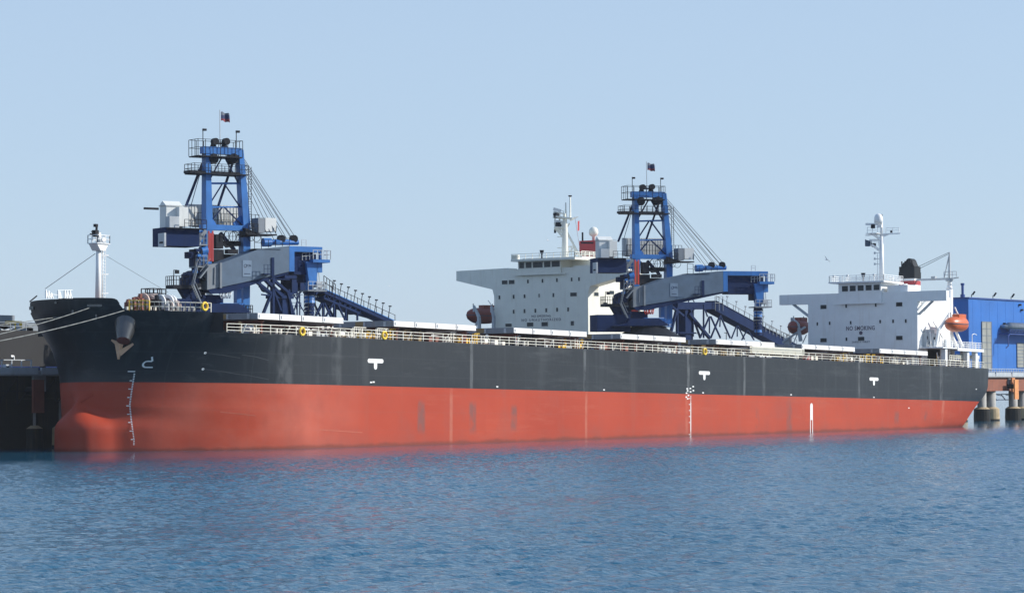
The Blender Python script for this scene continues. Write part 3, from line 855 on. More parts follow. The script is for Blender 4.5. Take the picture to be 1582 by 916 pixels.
# funnel
XF_ = 187.; fy0, fy1 = 12.1, 15.2
fu = MB()
za = L1x(1408, 448, XF_).z; zb = L1x(1408, 440, XF_).z; zc = L1x(1408, 433.6, XF_).z; zd = L1x(1408, 430, XF_).z; ze = L1x(1408, 411.5, XF_).z
fx0, fx1 = XF_-.6, XF_+1.9
fu.k = 0; fu.box(fx0,fx1,fy0,fy1,za-2.5,zb); fu.k = 1; fu.box(fx0,fx1,fy0,fy1,zb,zc); fu.k = 0; fu.box(fx0,fx1,fy0,fy1,zc,zd)
fu.k = 2; fu.box(fx0-.06,fx1+.06,fy0-.06,fy1+.06,zd,(zd+ze)/2+.1); fu.box(fx0,fx1,fy0,fy1,(zd+ze)/2+.1,ze)
fuo = fu.build('funnel', [WHITE, REDP, BLACKP], SHIP)
ep = MB(); ep.k = 0; cy = 13.6; hgt = L1x(1408, 398.5, XF_).z-ze
ep.prism([(cy+.85*math.cos(R_(a)), ze+.2+(hgt-.2)*math.sin(R_(a))) for a in range(0,181,12)], 0, XF_+.2, XF_+1.9)
ep.tube((XF_-.2,cy-.4,ze),(XF_-.1,cy-.3,ze+hgt*.8),.28,n=10); ep.tube((XF_-.2,cy+.6,ze),(XF_-.1,cy+.5,ze+hgt*.65),.25,n=10); ep.tube((XF_,cy+1.35,ze),(XF_,cy+1.35,ze+1.0),.13,n=8)
ep.prism([(cy-1.3,ze),(cy+1.3,ze),(cy+.9,ze+.75),(cy-.9,ze+.75)], 0, XF_-.3, XF_+1.6)
ep.build('exhaust_cowl', BLACKP, fuo)
# provision crane on its post
XC = 187.4; c = L1x(1465, 430, XC); cy = c.y
def cz(py): return L1x(1465, py, XC).z
pc = MB(); pc.tube((XC,cy,13.85),(XC,cy,cz(447)),.62,.62,14); pc.tube((XC,cy,cz(447)),(XC,cy,cz(441)),.62,.42,14); pc.tube((XC,cy,cz(441)),(XC,cy,cz(434)),.42,.42,14)
pco = pc.build('crane_post', WHITE, SHIP, smooth=True)
cj = MB(); cj.tube((XC,cy,cz(434)),(XC,cy,cz(431.5)),.75,n=14); 
cj.beam((XC,cy,cz(432)),(XC,cy,cz(390)),.42,.42,.22,.22); cj.beam((XC,cy+1.1,cz(431)),(XC,cy,cz(392)),.16)
e0 = L1x(1395, 433, XC); cj.beam((XC,cy,cz(430.5)),(XC,e0.y,e0.z),.3,.36); cj.beam((XC,cy,cz(430.5)),(XC,cy-1.9,cz(429)),.3,.2)
cj.box(XC-.4,XC+.4,L1x(1441,428,XC).y-.4,L1x(1441,428,XC).y+.4,cz(430),cz(426)); cj.rail([(XC-.6,cy-1.7,cz(430)),(XC-.6,cy+.8,cz(430))],1.2,.8,.05)
cj.build('crane_jib', GREYL, pco)
cw = MB(); e1 = L1x(1414, 413, XC); cw.tube((XC,cy,cz(389.5)),(XC,e1.y,e1.z),.045,n=4); e2 = L1x(1418, 415, XC); cw.tube((XC,cy,cz(391.5)),(XC,e2.y,e2.z),.045,n=4)
cw.tube((XC,e1.y,e1.z),(XC,e0.y+2,e0.z+.1),.04,n=4); cw.build('crane_wire', WIRE, pco)
# after boat deck, posts, stairs
bd = MB(); q0 = L1(1415, 536, .8).x; zb_ = 17.55
zb_ = L1(1460, 536, .6).z
bd.box(174.2, 190.4, .35, 6.0, zb_-.22, zb_); bd.box(179.9, 190.6, .25, .35, zb_-.55, zb_+.0); bd.box(186.6,190.4,6.,27,zb_-.22,zb_)
for x in (175.2+.9, 184.9, 188.3): bd.box(x-.42, x+.42, .6, 1.4, 13.85, zb_-.22)
for x in (179., 181.5, 183.3, 187.): bd.box(x-.2, x+.2, 2.6, 3.2, 13.85, zb_-.22)
bd.box(177.5,185.5,5.0,5.2,13.85,zb_-.22)
bd.rail([(174.4,.5,zb_),(190.2,.5,zb_),(190.2,5.8,zb_)], 1.1, 1.2, .045, (1.,.66,.33))
bd.build('boat_deck', WHITE, SHIP)
ag = MB(); random.seed(11)
for i in range(46):
    x = random.uniform(174.5, 191); y = random.uniform(1.2, 4.5); lvl = random.choice((13.85, 13.85, zb_)); s = random.uniform(.2,.6)
    if lvl > 14 and x > 189.5: continue
    ag.cut(); ag.k = random.choice((0,0,0,1,1,2,3))
    t = random.random()
    if t < .4: ag.box(x-s/2,x+s/2,y,y+s,lvl,lvl+s*random.uniform(1,3.2))
    elif t < .75: ag.tube((x,y,lvl),(x,y,lvl+s*3.4),.13+s*.2,n=8)
    else: ag.beam((x,y,lvl),(x+random.uniform(-1,1),y,lvl+1.6+s*2),.16)
ag.build('deck_fitting', [WHITE, GREYL, YEL, HATCHG], SHIP)
hs = MB()   # locker, door, ladders on the port side of the house
hs.k = 0; hs.box(175.6, 180.2, 4.2, 4.98, zb_, zb_+2.6); hs.box(176,179,4.4,4.98,zb_+2.6,zb_+3.2)
hs.k = 1; hs.box(178.3, 178.8, 4.12, 4.2, zb_+.1, zb_+1.9); hs.ring((176.9,4.15,zb_+.75),.3,.09,(0,1,0)); hs.box(175.7,175.85,4.1,4.2,zb_+1.4,zb_+2)
hs.k = 2; a = L1(1418,479,4.7); b2 = L1(1434,461,4.7)
for d in (0, 2.6): hs.beam((a.x+d,4.7,a.z),(b2.x+d,4.7,b2.z),.12,.25)
hs.box(175.2,175.5,4.9,4.99,a.z+1.3,a.z+1.6)
hs.build('side_locker', [HATCHG if False else GREYL, STEELD, GREYL], SHIP)
# davits for the port boat
dv = MB()
for (pa, pb, pc_) in (((1446,536),(1450,510),(1467,484)),((1478,536),(1470,516),(1476,484))):
    a = L1(*pa, 2.6); b2 = L1(*pb, 2.4); c = L1(*pc_, 1.6)
    dv.beam(a, b2, .5, .42, .45, .4); dv.beam(b2, c, .45, .4, .28, .3)
dv.beam(L1(1487,535,2.2), L1(1477,512,1.8), .4, .34); dv.beam(L1(1442,497,3.2), L1(1456,522,3.2), .14); dv.beam(L1(1475,474.5,1.2), L1(1481,488,1.2), .2)
dv.build('boat_davit', WHITE, SHIP)
dl = MB(); a = L1(1502,541,1.); dl.k = 0
dl.tube(L1(1502,533,.8), L1(1502,517,.8), .07); dl.path([L1(1502,517,.8), L1(1505,515.5,.8), L1(1509,517.5,.8)], .07); dl.build('deck_lamp', WHITE, SHIP)
sr = MB(); sr.rail([(177.,.45,14.9),(192.3,2.8,14.9)],1.,1.0,.05,(1.,.6,.2)); sr.box(182.,191.5,1.6,1.75,15.6,16.2); sr.build('stern_railing', RAILW, SHIP)

# ---- lifeboats (hang from davits: things of their own)
def lifeboat(name, c, yaw, L, H, W, mats, label, roll=0):
    root = empty(name, c, label, 'lifeboat'); M = Matrix.Translation(c) @ Matrix.Rotation(yaw, 4, 'Z')
    h = MB(M); n = 14; secs = []
    for i in range(13):
        t = -1+2*i/12; w = W/2*(1-abs(t)**2.6)**.55 if abs(t) < 1 else 0.02; w = max(w, .03)
        hh = H/2*(1-abs(t)**3.2*.75); zc = .05*t*t*H
        secs.append([(t*L/2, w*math.copysign(abs(math.cos(2*math.pi*j/n))**.8, math.cos(2*math.pi*j/n)), zc+hh*math.sin(2*math.pi*j/n)) for j in range(n)])
    vs = [p for s_ in secs for p in s_]
    h.add(vs, [(i*n+j, i*n+(j+1) % n, (i+1)*n+(j+1) % n, (i+1)*n+j) for i in range(12) for j in range(n)])
    h.add(secs[0], [tuple(range(n))]); h.add(secs[-1], [tuple(range(n))])
    h.build('boat_hull', mats[0], root, smooth=True)
    k = MB(M); k.box(-L*.05, L*.32, -W*.24, W*.24, H*.36, H*.66); k.build('conning_hatch', mats[0], root)
    g = MB(M)
    for i in range(12):
        for sg in (-1, 1):
            a_, b_ = secs[i][0 if sg > 0 else n//2], secs[i+1][0 if sg > 0 else n//2]
            g.beam((a_[0],a_[1]+sg*.03,a_[2]), (b_[0],b_[1]+sg*.03,b_[2]), .09, .12)
    g.build('fender_strip', mats[1], root)
    hk = MB(M)
    for x in (-L*.3, L*.3): hk.beam((x,0,H*.4),(x,0,H*.75),.12)
    hk.build('lifting_hook', mats[1], root)
    return root
c = at(1478, 501, 1.2)
lifeboat('lifeboat', c, 0, 7.6, 2.75, 2.9, (ORANGE, SIGND), 'bright orange enclosed lifeboat hanging on the sunlit port side of the white bridge house')
c = atx(1234, 506, 177.)
lifeboat('lifeboat', c, 0, 6.2, 2.8, 3.0, (ORANGED, SIGND), 'dark red lifeboat in shade at the far side of the NO SMOKING bridge house')
# starboard davits of ship 1
sd = MB(); X = 175.
for (pa, pb, pc_) in (((1237,527),(1233,500),(1223,491)),):
    a, b2, c = L1x(*pa,X), L1x(*pb,X), L1x(*pc_,X); sd.beam(a,b2,.6,.5,.5,.4); sd.beam(b2,c,.45,.35,.25,.25); sd.beam(c, c-Vector((0,0,.9)), .3,.3)
sd.beam(L1x(1209,529,X), L1x(1244,505,X), .32, .3); sd.beam(L1x(1226,530,X), L1x(1232,515,X), .14); sd.beam(L1x(1240,530,X), L1x(1246,517,X), .14)
sd.box(X-.3,X+.3,L1x(1216,525,X).y-.4,L1x(1216,525,X).y+.6,13.9,L1x(1216,522,X).z)
sd.build('boat_davit', GREYL, SHIP)

# ---- lifebuoys on the rail
first = None
for i, (px, py, lab) in enumerate(((317,475,'yellow lifebuoy at the after end of the raised forecastle rail'),(467,512,'yellow lifebuoy on the deck rail in front of the foremost white hatch cover'),
        (594,518,'yellow lifebuoy on the deck rail at the gap before the second white hatch cover'),(1089,543,'small yellow lifebuoy on the deck rail below the second blue ship loader boom'))):
    q = at(px, py, -.05)
    if i == 0:
        m = MB(); m.ring((0,0,0), .44, .15, (0,1,0), 20, 8); o = m.build('lifebuoy', BUOY, None, True, base=(0,0,0.0001), label=lab, cat='lifebuoy', group='yellow lifebuoys along the ship rail')
        first = o; q = ROT @ (side_pts(-16.9,-16.5,16.28,1)[0]+Vector((0,-.3,.62)))
    else:
        o = first.copy(); COL.objects.link(o); o['label'] = lab
    o.location = q

# ------------------------------------------------------------------ ship 2 behind the jetty
S2 = empty('bulk_carrier', (200,78.5,0), 'cream bulk carrier moored behind the jetty, its bridge house seen between the blue ship loaders', 'ship')
h2 = MB(); XB = 165.5
prof = [(56,None)]
def s2_h(x): 
    if x < -60: t = (x+100)/40; return 22.5*max(0., 1-(1-t)**2)**.5 if t > 0 else .05
    if x > 185: t = (x-185)/22; return 22.5-9*t*t
    return 22.5
xs2 = [-100,-98,-95,-91,-86,-80,-72,-60,-20,20,60,100,140,170,185,192,200,207]
zr2 = [-6,0,4,8,12,15.6]
nn2 = len(zr2); vs = []
rng = [(x,-1) for x in reversed(xs2)]+[(x,1) for x in xs2]
for x, sg in rng:
    for z in zr2: vs.append((x, 78.5+sg*s2_h(x), z))
fs = []
for i in range(len(rng)):
    j = (i+1) % len(rng)
    for k in range(nn2-1): fs.append((i*nn2+k, j*nn2+k, j*nn2+k+1, i*nn2+k+1))
h2.add(vs, fs)
h2.add([(x, 78.5+sg*s2_h(x), 15.6) for x, sg in rng], [tuple(range(len(rng)))])
h2o = h2.build('hull', HULL2, S2)
m2 = MB()   # white hook mark on the dark grey side, left edge of the picture
q = at(18, 555, 55.95)
for (a, b_) in (((17,549.7),(21.5,550.5)),((21,550),(21.5,555.5))): m2.beam(at(*a,55.93), at(*b_,55.93), .1, .28)
m2.build('hull_mark', MARK, h2o)
d2 = MB()
d2.box(-80, 25, 68, 89, 15.6, 17.2); d2.rail([(-80,56.3,15.6),(180,56.3,15.6)],1.1,3.,.05)
d2.build('hatch_coaming', GREYL if False else HATCHG, S2)
for i, x in enumerate((-84,-48,-12,60,98)):
    cv = MB(); L = 22 if x < 20 else 20; cv.box(x, x+L, 62, 95, 16.8, 17.9); cv.build('hatch_cover', HATCHG, S2)
w2 = MB(); q = at(23, 507, 60)
w2.box(q.x-.9,q.x+.9,59.5,61,15.6,at(23,496,60).z); w2.build('yellow_locker', YEL, S2)
w3 = MB(); random.seed(5)
for i in range(14):
    px = random.uniform(-20, 44); q = at(px, 510, 58.5); s = random.uniform(.3,.9)
    w3.k = random.randint(0,2)
    if random.random() < .5: w3.box(q.x, q.x+s*2, 58, 59, 15.6, 15.6+s)
    else: w3.tube((q.x,58.5,15.6),(q.x,58.5,15.6+1.3*s),.22,n=8)
for (a, b_) in (((-5,514),(22,506)),((5,512),(35,523)),((0,508),(24,520))): w3.k = 0; w3.beam(at(*a,57.5), at(*b_,57.5), .3, .2)
w3.build('deck_machinery', [GREYL, STEELD, HATCHG], S2)

def s2p(zx, zy, X=XB): return atx(690+zx*.262, 290+zy*.262, X)
hs2 = MB()
yl2, yr2 = s2p(280,640).y, s2p(834,640).y           # far and near edges of the house front
zt2 = s2p(560,480).z; zb2 = 15.6
wl2 = s2p(57,495).y; ws2 = s2p(280,600).z
# front outline including the tapering wings (y,z)
mirror = lambda y: (yl2+yr2)-y
outl = [(yr2,zb2),(yl2,zb2),(yl2,s2p(280,640).z),(yl2+.4,s2p(270,600).z),(wl2,s2p(57,549).z),(wl2,s2p(57,492).z),(s2p(358,476).y,s2p(358,474).z),(s2p(360,462).y,zt2+.15),
        (mirror(s2p(360,462).y),zt2+.15),(mirror(s2p(358,476).y),s2p(358,474).z),(mirror(wl2),s2p(57,492).z),(mirror(wl2),s2p(57,549).z),(yr2-.4,s2p(270,600).z),(yr2,s2p(280,640).z)]
hs2.prism(outl, 0, XB, XB+3.2)
hs2.box(XB+3.2, XB+19, yr2, yl2, zb2, zt2-.4)
house2 = hs2.build('accommodation_block', CREAM, S2)
for (zx, zy, w, h) in ((343,558,1.35,.75),(384,556,1.35,.75),(480,553,.4,.7),(566,549,.4,.7),(651,545,.4,.7),(738,541,.4,.7),(781,539,.4,.7),(312,647,.42,.75),(396,643,.42,.75),(460,640,.42,.7),(546,636,.3,.7),(630,633,.42,.75),(749,629,1.5,.7),
                       (396,731,.42,.75),(460,727,.42,.75),(524,725,.42,.75),(588,722,.42,.75),(652,719,.42,.75),(717,717,.42,.75),(366,810,1.5,.6),(493,806,1.5,.75),(579,804,1.5,.8),(742,799,.75,.85)):
    q = s2p(zx, zy); win_x(house2, XB, q.y, q.z, w, h, frame=CREAM)
for (px, py) in ((921,454.5),(935,470),(921,490),(945,452)):
    q = at(px, py, yr2); f = MB(); f.k = 0; f.box(q.x-.85,q.x+.85,yr2-.05,yr2+.01,q.z-.42,q.z+.42); f.k = 1; f.box(q.x-.75,q.x+.75,yr2-.07,yr2-.052,q.z-.34,q.z+.34); f.build('window', [CREAM, GLASS], house2)
for (t, zx, zy, sz) in (('NO SMOKING', 557, 757, .62), ('NO UNAUTHORIZED', 557, 779, .72)):
    q = s2p(zx, zy); MX = Matrix(((0,0,-1,XB-.03),(-1,0,0,q.y),(0,1,0,q.z),(0,0,0,1))); lettering(t, house2, MX, sz, INK, space=1.45 if sz > .7 else 1.2)
b2m = MB(); y0, y1 = s2p(430,450).y, s2p(680,450).y; z0, z1 = zt2-.9, s2p(560,432).z
b2m.box(XB-.5, XB+6, y1, y0, z0, z1); b2m.box(XB-.55, XB-.3, y1-1., y0+1.2, z0-.2, z0)
wh2 = b2m.build('wheelhouse', CREAM, S2)
for zx, w in ((452,1.2),(493,1.4),(547,2.3),(603,1.5),(653,1.9)): q = s2p(zx, 459-(zx-452)*.045); win_x(wh2, XB-.5, q.y, q.z, w, 1.1, 'bridge_window', CREAM, .09)
r2 = MB(); r2.box(XB-1.5, XB+7, y1-4, y0+1., z1, z1+.4); r2.rail([(XB-1.4,y0+.9,z1+.4),(XB-1.4,y1-3.9,z1+.4),(XB+6.8,y1-3.9,z1+.4)],1.,1.6,.045)
for zx in (413,432): q = s2p(zx,400); r2.box(XB-1.2,XB-.6,q.y-.35,q.y+.35,z1+.4,z1+1.3)
r2.build('bridge_roof', CREAM, wh2)
k2 = MB(); q = s2p(579,385); k2.tube((XB-1,q.y,z1+.4),(XB-1,q.y,z1+1.3),.15); k2.tube((XB-1,q.y,z1+1.3),(XB-1,q.y,z1+2.),.28,.45,10); k2.build('compass_binnacle', STEELD, wh2)
u2 = MB(); u2.box(XB+4, XB+16, yr2+4, yl2-4, zt2-.4, zt2+2.4); u2.box(XB+3.2, XB+6, y1-5.5, y1, zt2, zt2+1.7); u2.rail([(XB+4,yr2+4.1,zt2+2.4),(XB+15,yr2+4.1,zt2+2.4)],1.,1.3,.05); u2.build('upper_deckhouse', CREAM, S2)
c = at(873, 398, 78.5); mx2 = c.x; my2 = 78.5
def m2z(py): return at(873, py, 78.5).z
def m2p(dx, py): return Vector((mx2,my2,m2z(py)))+sA*dx
M2 = MB(); M2.tube((mx2,my2,zt2),(mx2,my2,m2z(345)),.75,.5,14); M2.tube((mx2,my2,m2z(345)),(mx2,my2,m2z(338)),.45,.4,12)
M2.beam(m2p(-.2,356), m2p(-2.9,397), .4); M2.beam(m2p(0,381), m2p(-1.9,381), .2)
m2o = M2.build('radar_mast', CREAM, S2, smooth=False)
M3 = MB(); M3.beam(m2p(1.8,335), m2p(-1.4,338), 1.6, .3); M3.beam(m2p(-1.0,340), m2p(-2.6,335), .9, .5, .3, .15); M3.beam(m2p(.2,361), m2p(1.7,352), .5, .5, .8, .3); M3.beam(m2p(.2,352), m2p(1.9,351), 1.2, .2)
M3.rail([m2p(.2,351), m2p(1.9,351)],1.2,.9,.05); M3.rail([m2p(.2,336), m2p(1.9,334)],1.2,.9,.05)
M3.beam(m2p(-.2,337), m2p(-.2,313), .3, .3, .16, .16); M3.beam(m2p(-1.05,336), m2p(-1.05,304), .28, .28, .2, .2)
for py in (366,383): M3.beam(m2p(0,py), m2p(1.5,py), .14)
M3.build('mast_platform', CREAM, m2o)
M6 = MB()
for (xa, ya, xb, yb, w) in ((.2,368,1.9,353,.35),(.2,353,2.1,353,.5),(.2,345,2.1,345,.35),(1.9,353,1.9,336,.2),(1.0,353,1.0,330,.22),(.2,337,2.3,335,.45),(.3,330,2.2,327,.25),(0,330,0,337,.5),(-.1,395,-1.9,381,.25),(-1.9,397,-1.9,381,.2),(-.6,381,-.6,395,.12),(-1.2,381,-1.2,395,.12),(-.1,388,-1.9,388,.12),(.1,359,-.9,345,.25)):
    M6.beam(m2p(xa,ya), m2p(xb,yb), w)
for i in range(24): M6.beam(m2p(.35,396-i*1.9)+Vector((-.4,-.3,0)), m2p(.35,396-i*1.9)+Vector((-.1,-.7,0)), .06)
M6.build('mast_stage', CREAM, m2o, whole=True)
M4 = MB(); M4.beam(m2p(.7,326), m2p(2.2,322.5), .3, .5); M4.beam(m2p(.2,343), m2p(2.,341.5), .3, .4); M4.build('radar_scanner', WHITE, m2o)
M5 = MB(); q = m2p(1.2,347); M5.box(q.x-.5,q.x+.5,q.y-.4,q.y+.4,q.z-.4,q.z+.4); q = m2p(1.7,333); M5.box(q.x-.4,q.x+.4,q.y-.4,q.y+.4,q.z-.5,q.z+.5); q = m2p(1.9,352); M5.beam(q, q+Vector((0,0,-1.)), .3); M5.beam(m2p(-1.05,304), m2p(-1.05,302), .5); M5.build('signal_lamp', STEELD, m2o)
f2 = MB(); q = at(902, 385, 78.5); X = q.x+2; q0 = atx(895, 385, X); q1 = atx(925, 385, X)
f2.box(X, X+5, q1.y, q0.y, zt2, atx(900,372,X).z); fo2 = f2.build('funnel', REDP, S2)
p2 = MB(); q = atx(900, 365, X+1); p2.tube((X+1,q.y,atx(900,372,X).z),(X+1,q.y,atx(900,358.5,X).z),.18); q = atx(892,393,X); p2.box(X-.8,X-.6,q1.y,q.y,q.z-.1,q.z+.2); p2.build('exhaust_pipe', STEELD, fo2)
sdm = MB(); q = at(917, 354, 78.5); sdm.lathe((q.x,q.y,q.z-1.2), [(.3,-3.8),(.3,-.3),(.8,0),(.95,.5),(.85,1.1),(.5,1.5),(.05,1.65)], 16); sdm.build('satellite_dome', CREAM, S2, smooth=True)
sg = MB(); q = at(894, 349, 78.5); sg.add([q+Vector((-.3,0,.9)), q+Vector((.3,0,1.)), q+Vector((.35,.1,-.9)), q+Vector((-.25,.1,-1.))], [(0,1,2,3)]); sg.tube(at(888,335,78.5), at(897,392,78.5), .03, n=4); sg.build('signal_flag', REDP, S2)
# its lifeboat on the far side
X = XB+3.5
c = atx(746, 488, X+1); c.y += 0
lifeboat('lifeboat', c, R_(-14), 8.2, 3.2, 3.3, (ORANGED, SIGND), 'dark red lifeboat beside the far side of the cream bridge house')
dv2 = MB(); X = XB-1.
for (pa, pb, pc_) in (((741,506),(740,490),(732,472)),((762,506),(763,490),(759,473))):
    a, b2, c = atx(*pa,X), atx(*pb,X), atx(*pc_,X); dv2.beam((a.x,a.y,15.6), b2, .7, .5, .6, .5); dv2.beam(b2, c, .6, .5, .35, .3); dv2.beam(c, c-Vector((0,0,1.2)), .3)
dv2.beam(atx(733,506,X), atx(738,497,X), .3); dv2.beam(atx(754,464,X), atx(764,478,X), .1)
dv2.build('boat_davit', GREYL, S2)

# ------------------------------------------------------------------ jetty
JY0, JY1, JZ = 34.4, 52.5, 9.9
J = empty('jetty', (100,43,0), 'piled concrete jetty running between the two ships and on past the stern', 'jetty')
jd = MB(); jd.k = 0; jd.box(-110, 420, JY0, JY1, JZ-.7, JZ)
jd.k = 1; jd.box(200, 420, JY0+.6, JY0+2.2, JZ-3.6, JZ-.703); jd.k = 2; jd.box(-110, 199.9, JY0+.6, JY0+2.2, JZ-3.6, JZ-.703); jd.box(-110, 420, JY1-2.2, JY1-.6, JZ-3.6, JZ-.703); jd.box(-110, -2, JY0+1., JY0+1.4, -5, JZ-3.61)  # near-black girders and sheet: shade under the deck put into the colour
jd.k = 0
for x in range(-108, 420, 16): jd.box(x-1.1, x+1.1, JY0+.3, JY1-.3, JZ-2.7, JZ-.705)
jd.build('jetty_deck', [DECKC, RUSTB, SLIME_SHADE], J, whole=True)
def px_x(px, py, Y): return at(px, py, Y).x
pile_x = [px_x(1519,630,JY0+1.6), px_x(1533,630,JY0+1.6)]
xs_p = sorted(set([round(pile_x[0]-15.4*i, 2) for i in range(1, 25)] + [round(pile_x[0]+15.4*i, 2) for i in range(0, 9)]))
for x in xs_p:
    if x < -108 or (5 < x < 225): continue
    for dx, y in ((0, JY0+1.9), (4.6, JY0+1.9), (2, JY1-2.2)):
        p_ = MB(); p_.tube((x+dx,y,-6),(x+dx,y,JZ-3.6 if y != 2 else JZ),.95,n=16)
        po = p_.build('pile', CONC, J, smooth=True)
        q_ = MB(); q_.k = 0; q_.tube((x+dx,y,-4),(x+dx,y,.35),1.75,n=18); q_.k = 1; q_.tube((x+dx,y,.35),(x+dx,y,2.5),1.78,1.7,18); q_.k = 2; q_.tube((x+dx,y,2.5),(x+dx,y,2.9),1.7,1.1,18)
        q_.build('pile_jacket', [SLIME_SHADE, TAN if dx != 0 else SLIME_SHADE, TAN], po, smooth=False)
# white kerb boards and walkway rail
kb = MB()
x = -108.
while x < 418:
    if not (8 < x < 225): kb.box(x, x+7.4, JY0-.06, JY0+.2, JZ-.5, JZ+.35)
    x += 8.
kb.build('kerb_board', GREYL, J)
jr = MB(); jr.rail([(-30,JY0+.8,JZ+.01),(-13.,JY0+.8,JZ+.01)],1.3,1.7,.06,(1.,)); jr.rail([(225,JY0+.6,JZ),(420,JY0+.6,JZ)],1.1,1.2,.06,(1.,.5)); jr.build('jetty_railing', GREYL, J)
pp = MB(); pp.k = 0; pp.tube((-110,JY0+2,JZ+.35),(-17,JY0+2,JZ+.35),.32,n=10); pp.tube((-110,JY0+3,JZ+.3),(5,JY0+3,JZ+.3),.22,n=8); pp.build('pipeline', PIPEB, J)
pe = MB(); random.seed(9)
for i in range(20):
    x = random.uniform(-45, -9); s = random.uniform(.2,.5); pe.k = random.randint(0, 1); pe.box(x,x+s*1.6,JY0+1.,JY0+1.6,JZ,JZ+s*1.6)
pe.build('quay_fitting', [STEELD, GREYL], J)
qs = MB(); random.seed(17)
for i in range(16):
    x = -60+i*3.4; qs.cut(); qs.beam((x,JY0+.4,JZ-.7),(x,JY0+.4,JZ-4.4),.16); qs.beam((x,JY0+.4,JZ-4.4),(x+3.4,JY0+.4,JZ-.9),.12); qs.beam((x,JY0+.4,JZ-2.6),(x+3.4,JY0+.4,JZ-2.6),.12)
qs.build('underdeck_brace', STEELD, J)
ql = MB()
for x in (-52,-44,-38,-31,-24,-18):
    ql.cut(); hh = random.uniform(1.4, 3.2); ql.beam((x,JY0+4,JZ),(x,JY0+4,JZ+hh),.2); ql.beam((x,JY0+4,JZ+hh),(x+1.4,JY0+3.4,JZ+hh+.1),.12); ql.box(x-.6,x+.8,JY0+2.6,JY0+3.6,JZ,JZ+random.uniform(.5,1.2))
ql.build('quay_post', STEELD, J)
# fender panels
for px in (32,): pass
for x in (-29.5, -13.9, 275.):
    fd = MB(); fd.k = 0; fd.box(x-.95,x+.95,JY0-1.5,JY0-1.2,JZ-5.4,JZ-1.2); fd.k = 1; fd.tube((x,JY0-1.2,JZ-2.6),(x,JY0+.6,JZ-2.6),.5,n=12); fd.build('fender', [RUSTO if x > 0 else MAROON, STEELD], J)
ft = MB(); a = at(1564, 586, JY0-.1); ft.box(a.x-.75,a.x+.6,JY0-.45,JY0-.1,JZ-3.8,JZ-.8); ft.build('ladder_panel', RUSTO, J)
cat = MB()
for i in range(9):
    x = 268+i*2.2; cat.beam((x,JY0+3,JZ-4.4),(x+2.2,JY0+3,JZ-5.6+(i%2)*1.),.14); 
cat.beam((266,JY0+3,JZ-4.3),(290,JY0+3,JZ-4.3),.16); cat.beam((266,JY0+3,JZ-5.5),(290,JY0+3,JZ-5.5),.16); cat.build('pipe_truss', BLUED, J)

# ------------------------------------------------------------------ blue transfer building
BX = at(1496, 461, 36.).x; ztop_b = at(1496, 461, 36.).z
TB = empty('transfer_building', (BX+30,46,JZ), 'tall blue cladding building standing on the jetty behind the stern', 'building')
wb = MB(); wb.box(BX, BX+95, 36., 50, JZ+.004, ztop_b)
# vertical ribs of the cladding
tbw = wb.build('wall', BLDG, TB)
rb = MB()
for i in range(24): x = BX+2.+i*4; rb.box(x-.03, x+.03, 35.98, 35.999, JZ+.3, ztop_b-.25)
rb.build('cladding_rib', BLDG, tbw, whole=True)
ro = MB(); ro.box(BX-.25, BX+95.2, 35.75, 50.2, ztop_b, ztop_b+.28); ro.build('roof', BLDGT, TB)
for (pa, pb, ya, yb) in ((1517,1531.5,497,571),(1571,1590,530,567)):
    xa = px_x(pa, 520, 35.9); xb = px_x(pb, 520, 35.9); za = at(pa, yb, 35.9).z; zb_2 = at(pa, ya, 35.9).z
    g = MB(); g.box(xa, xb, 35.86, 35.94, za, zb_2); go = g.build('window', PANE, TB)
    fr = MB(); n = 7
    for i in range(n+1): z = za+(zb_2-za)*i/n; fr.box(xa-.05, xb+.05, 35.80, 35.857, z-.09, z+.09)
    for t in (0,.5,1): x = xa+(xb-xa)*t; fr.box(x-.07, x+.07, 35.78, 35.797, za-.09, zb_2+.09)
    fr.build('window_frame', GREYL if False else HATCHG, go)
du = MB(); a = at(1556, 505, 34.6); du.tube((a.x,34.2,a.z),(BX+94,34.2,a.z),.95,n=20); du.tube((a.x,34.2,a.z),(a.x-.05,36,a.z),.5,n=12); du.build('duct', DUCT, TB, smooth=True)
wk = MB(); a = at(1550, 516, 34.9); 
wk.box(a.x, BX+94, 33.3, 36, a.z-.12, a.z+.08); wk.rail([(a.x,33.35,a.z),(BX+94,33.35,a.z)],.9,1.4,.05); wk.path([(a.x,33.4,a.z),(a.x-.6,33.5,a.z-.5),(a.x-.6,33.5,a.z-2.6),(a.x-1.3,33.7,a.z-3.)],.14)
wk.build('walkway', BLDGT, TB)
fl_ = MB()
for px in (1501, 1534, 1562): a = at(px, 459, 36.2); fl_.beam((a.x,36.2,ztop_b+.28),(a.x,36.2,ztop_b+.9),.12); fl_.beam((a.x,36.,ztop_b+.8),(a.x+.3,35.6,ztop_b+1.5),.6,.3)
for px, py in ((1575,471),(1578,479),(1551,500)): a = at(px, py, 35.9); fl_.box(a.x-.25,a.x+.25,35.5,35.99,a.z-.2,a.z+.2)
fl_.build('floodlight', STEELD, TB)
vp = MB(); a = at(1487, 440, 44.); b2_ = at(1487, 457, 44.); vp.tube((a.x,44,ztop_b+.2),(a.x,44,a.z),.28,n=10); vp.tube((a.x,44,a.z-.1),(a.x,44,a.z+.35),.42,n=10); vp.tube((a.x,44,ztop_b+.2),(a.x,44,ztop_b+1.4),.5,n=10); vp.build('vent_pipe', BLDGT, TB)

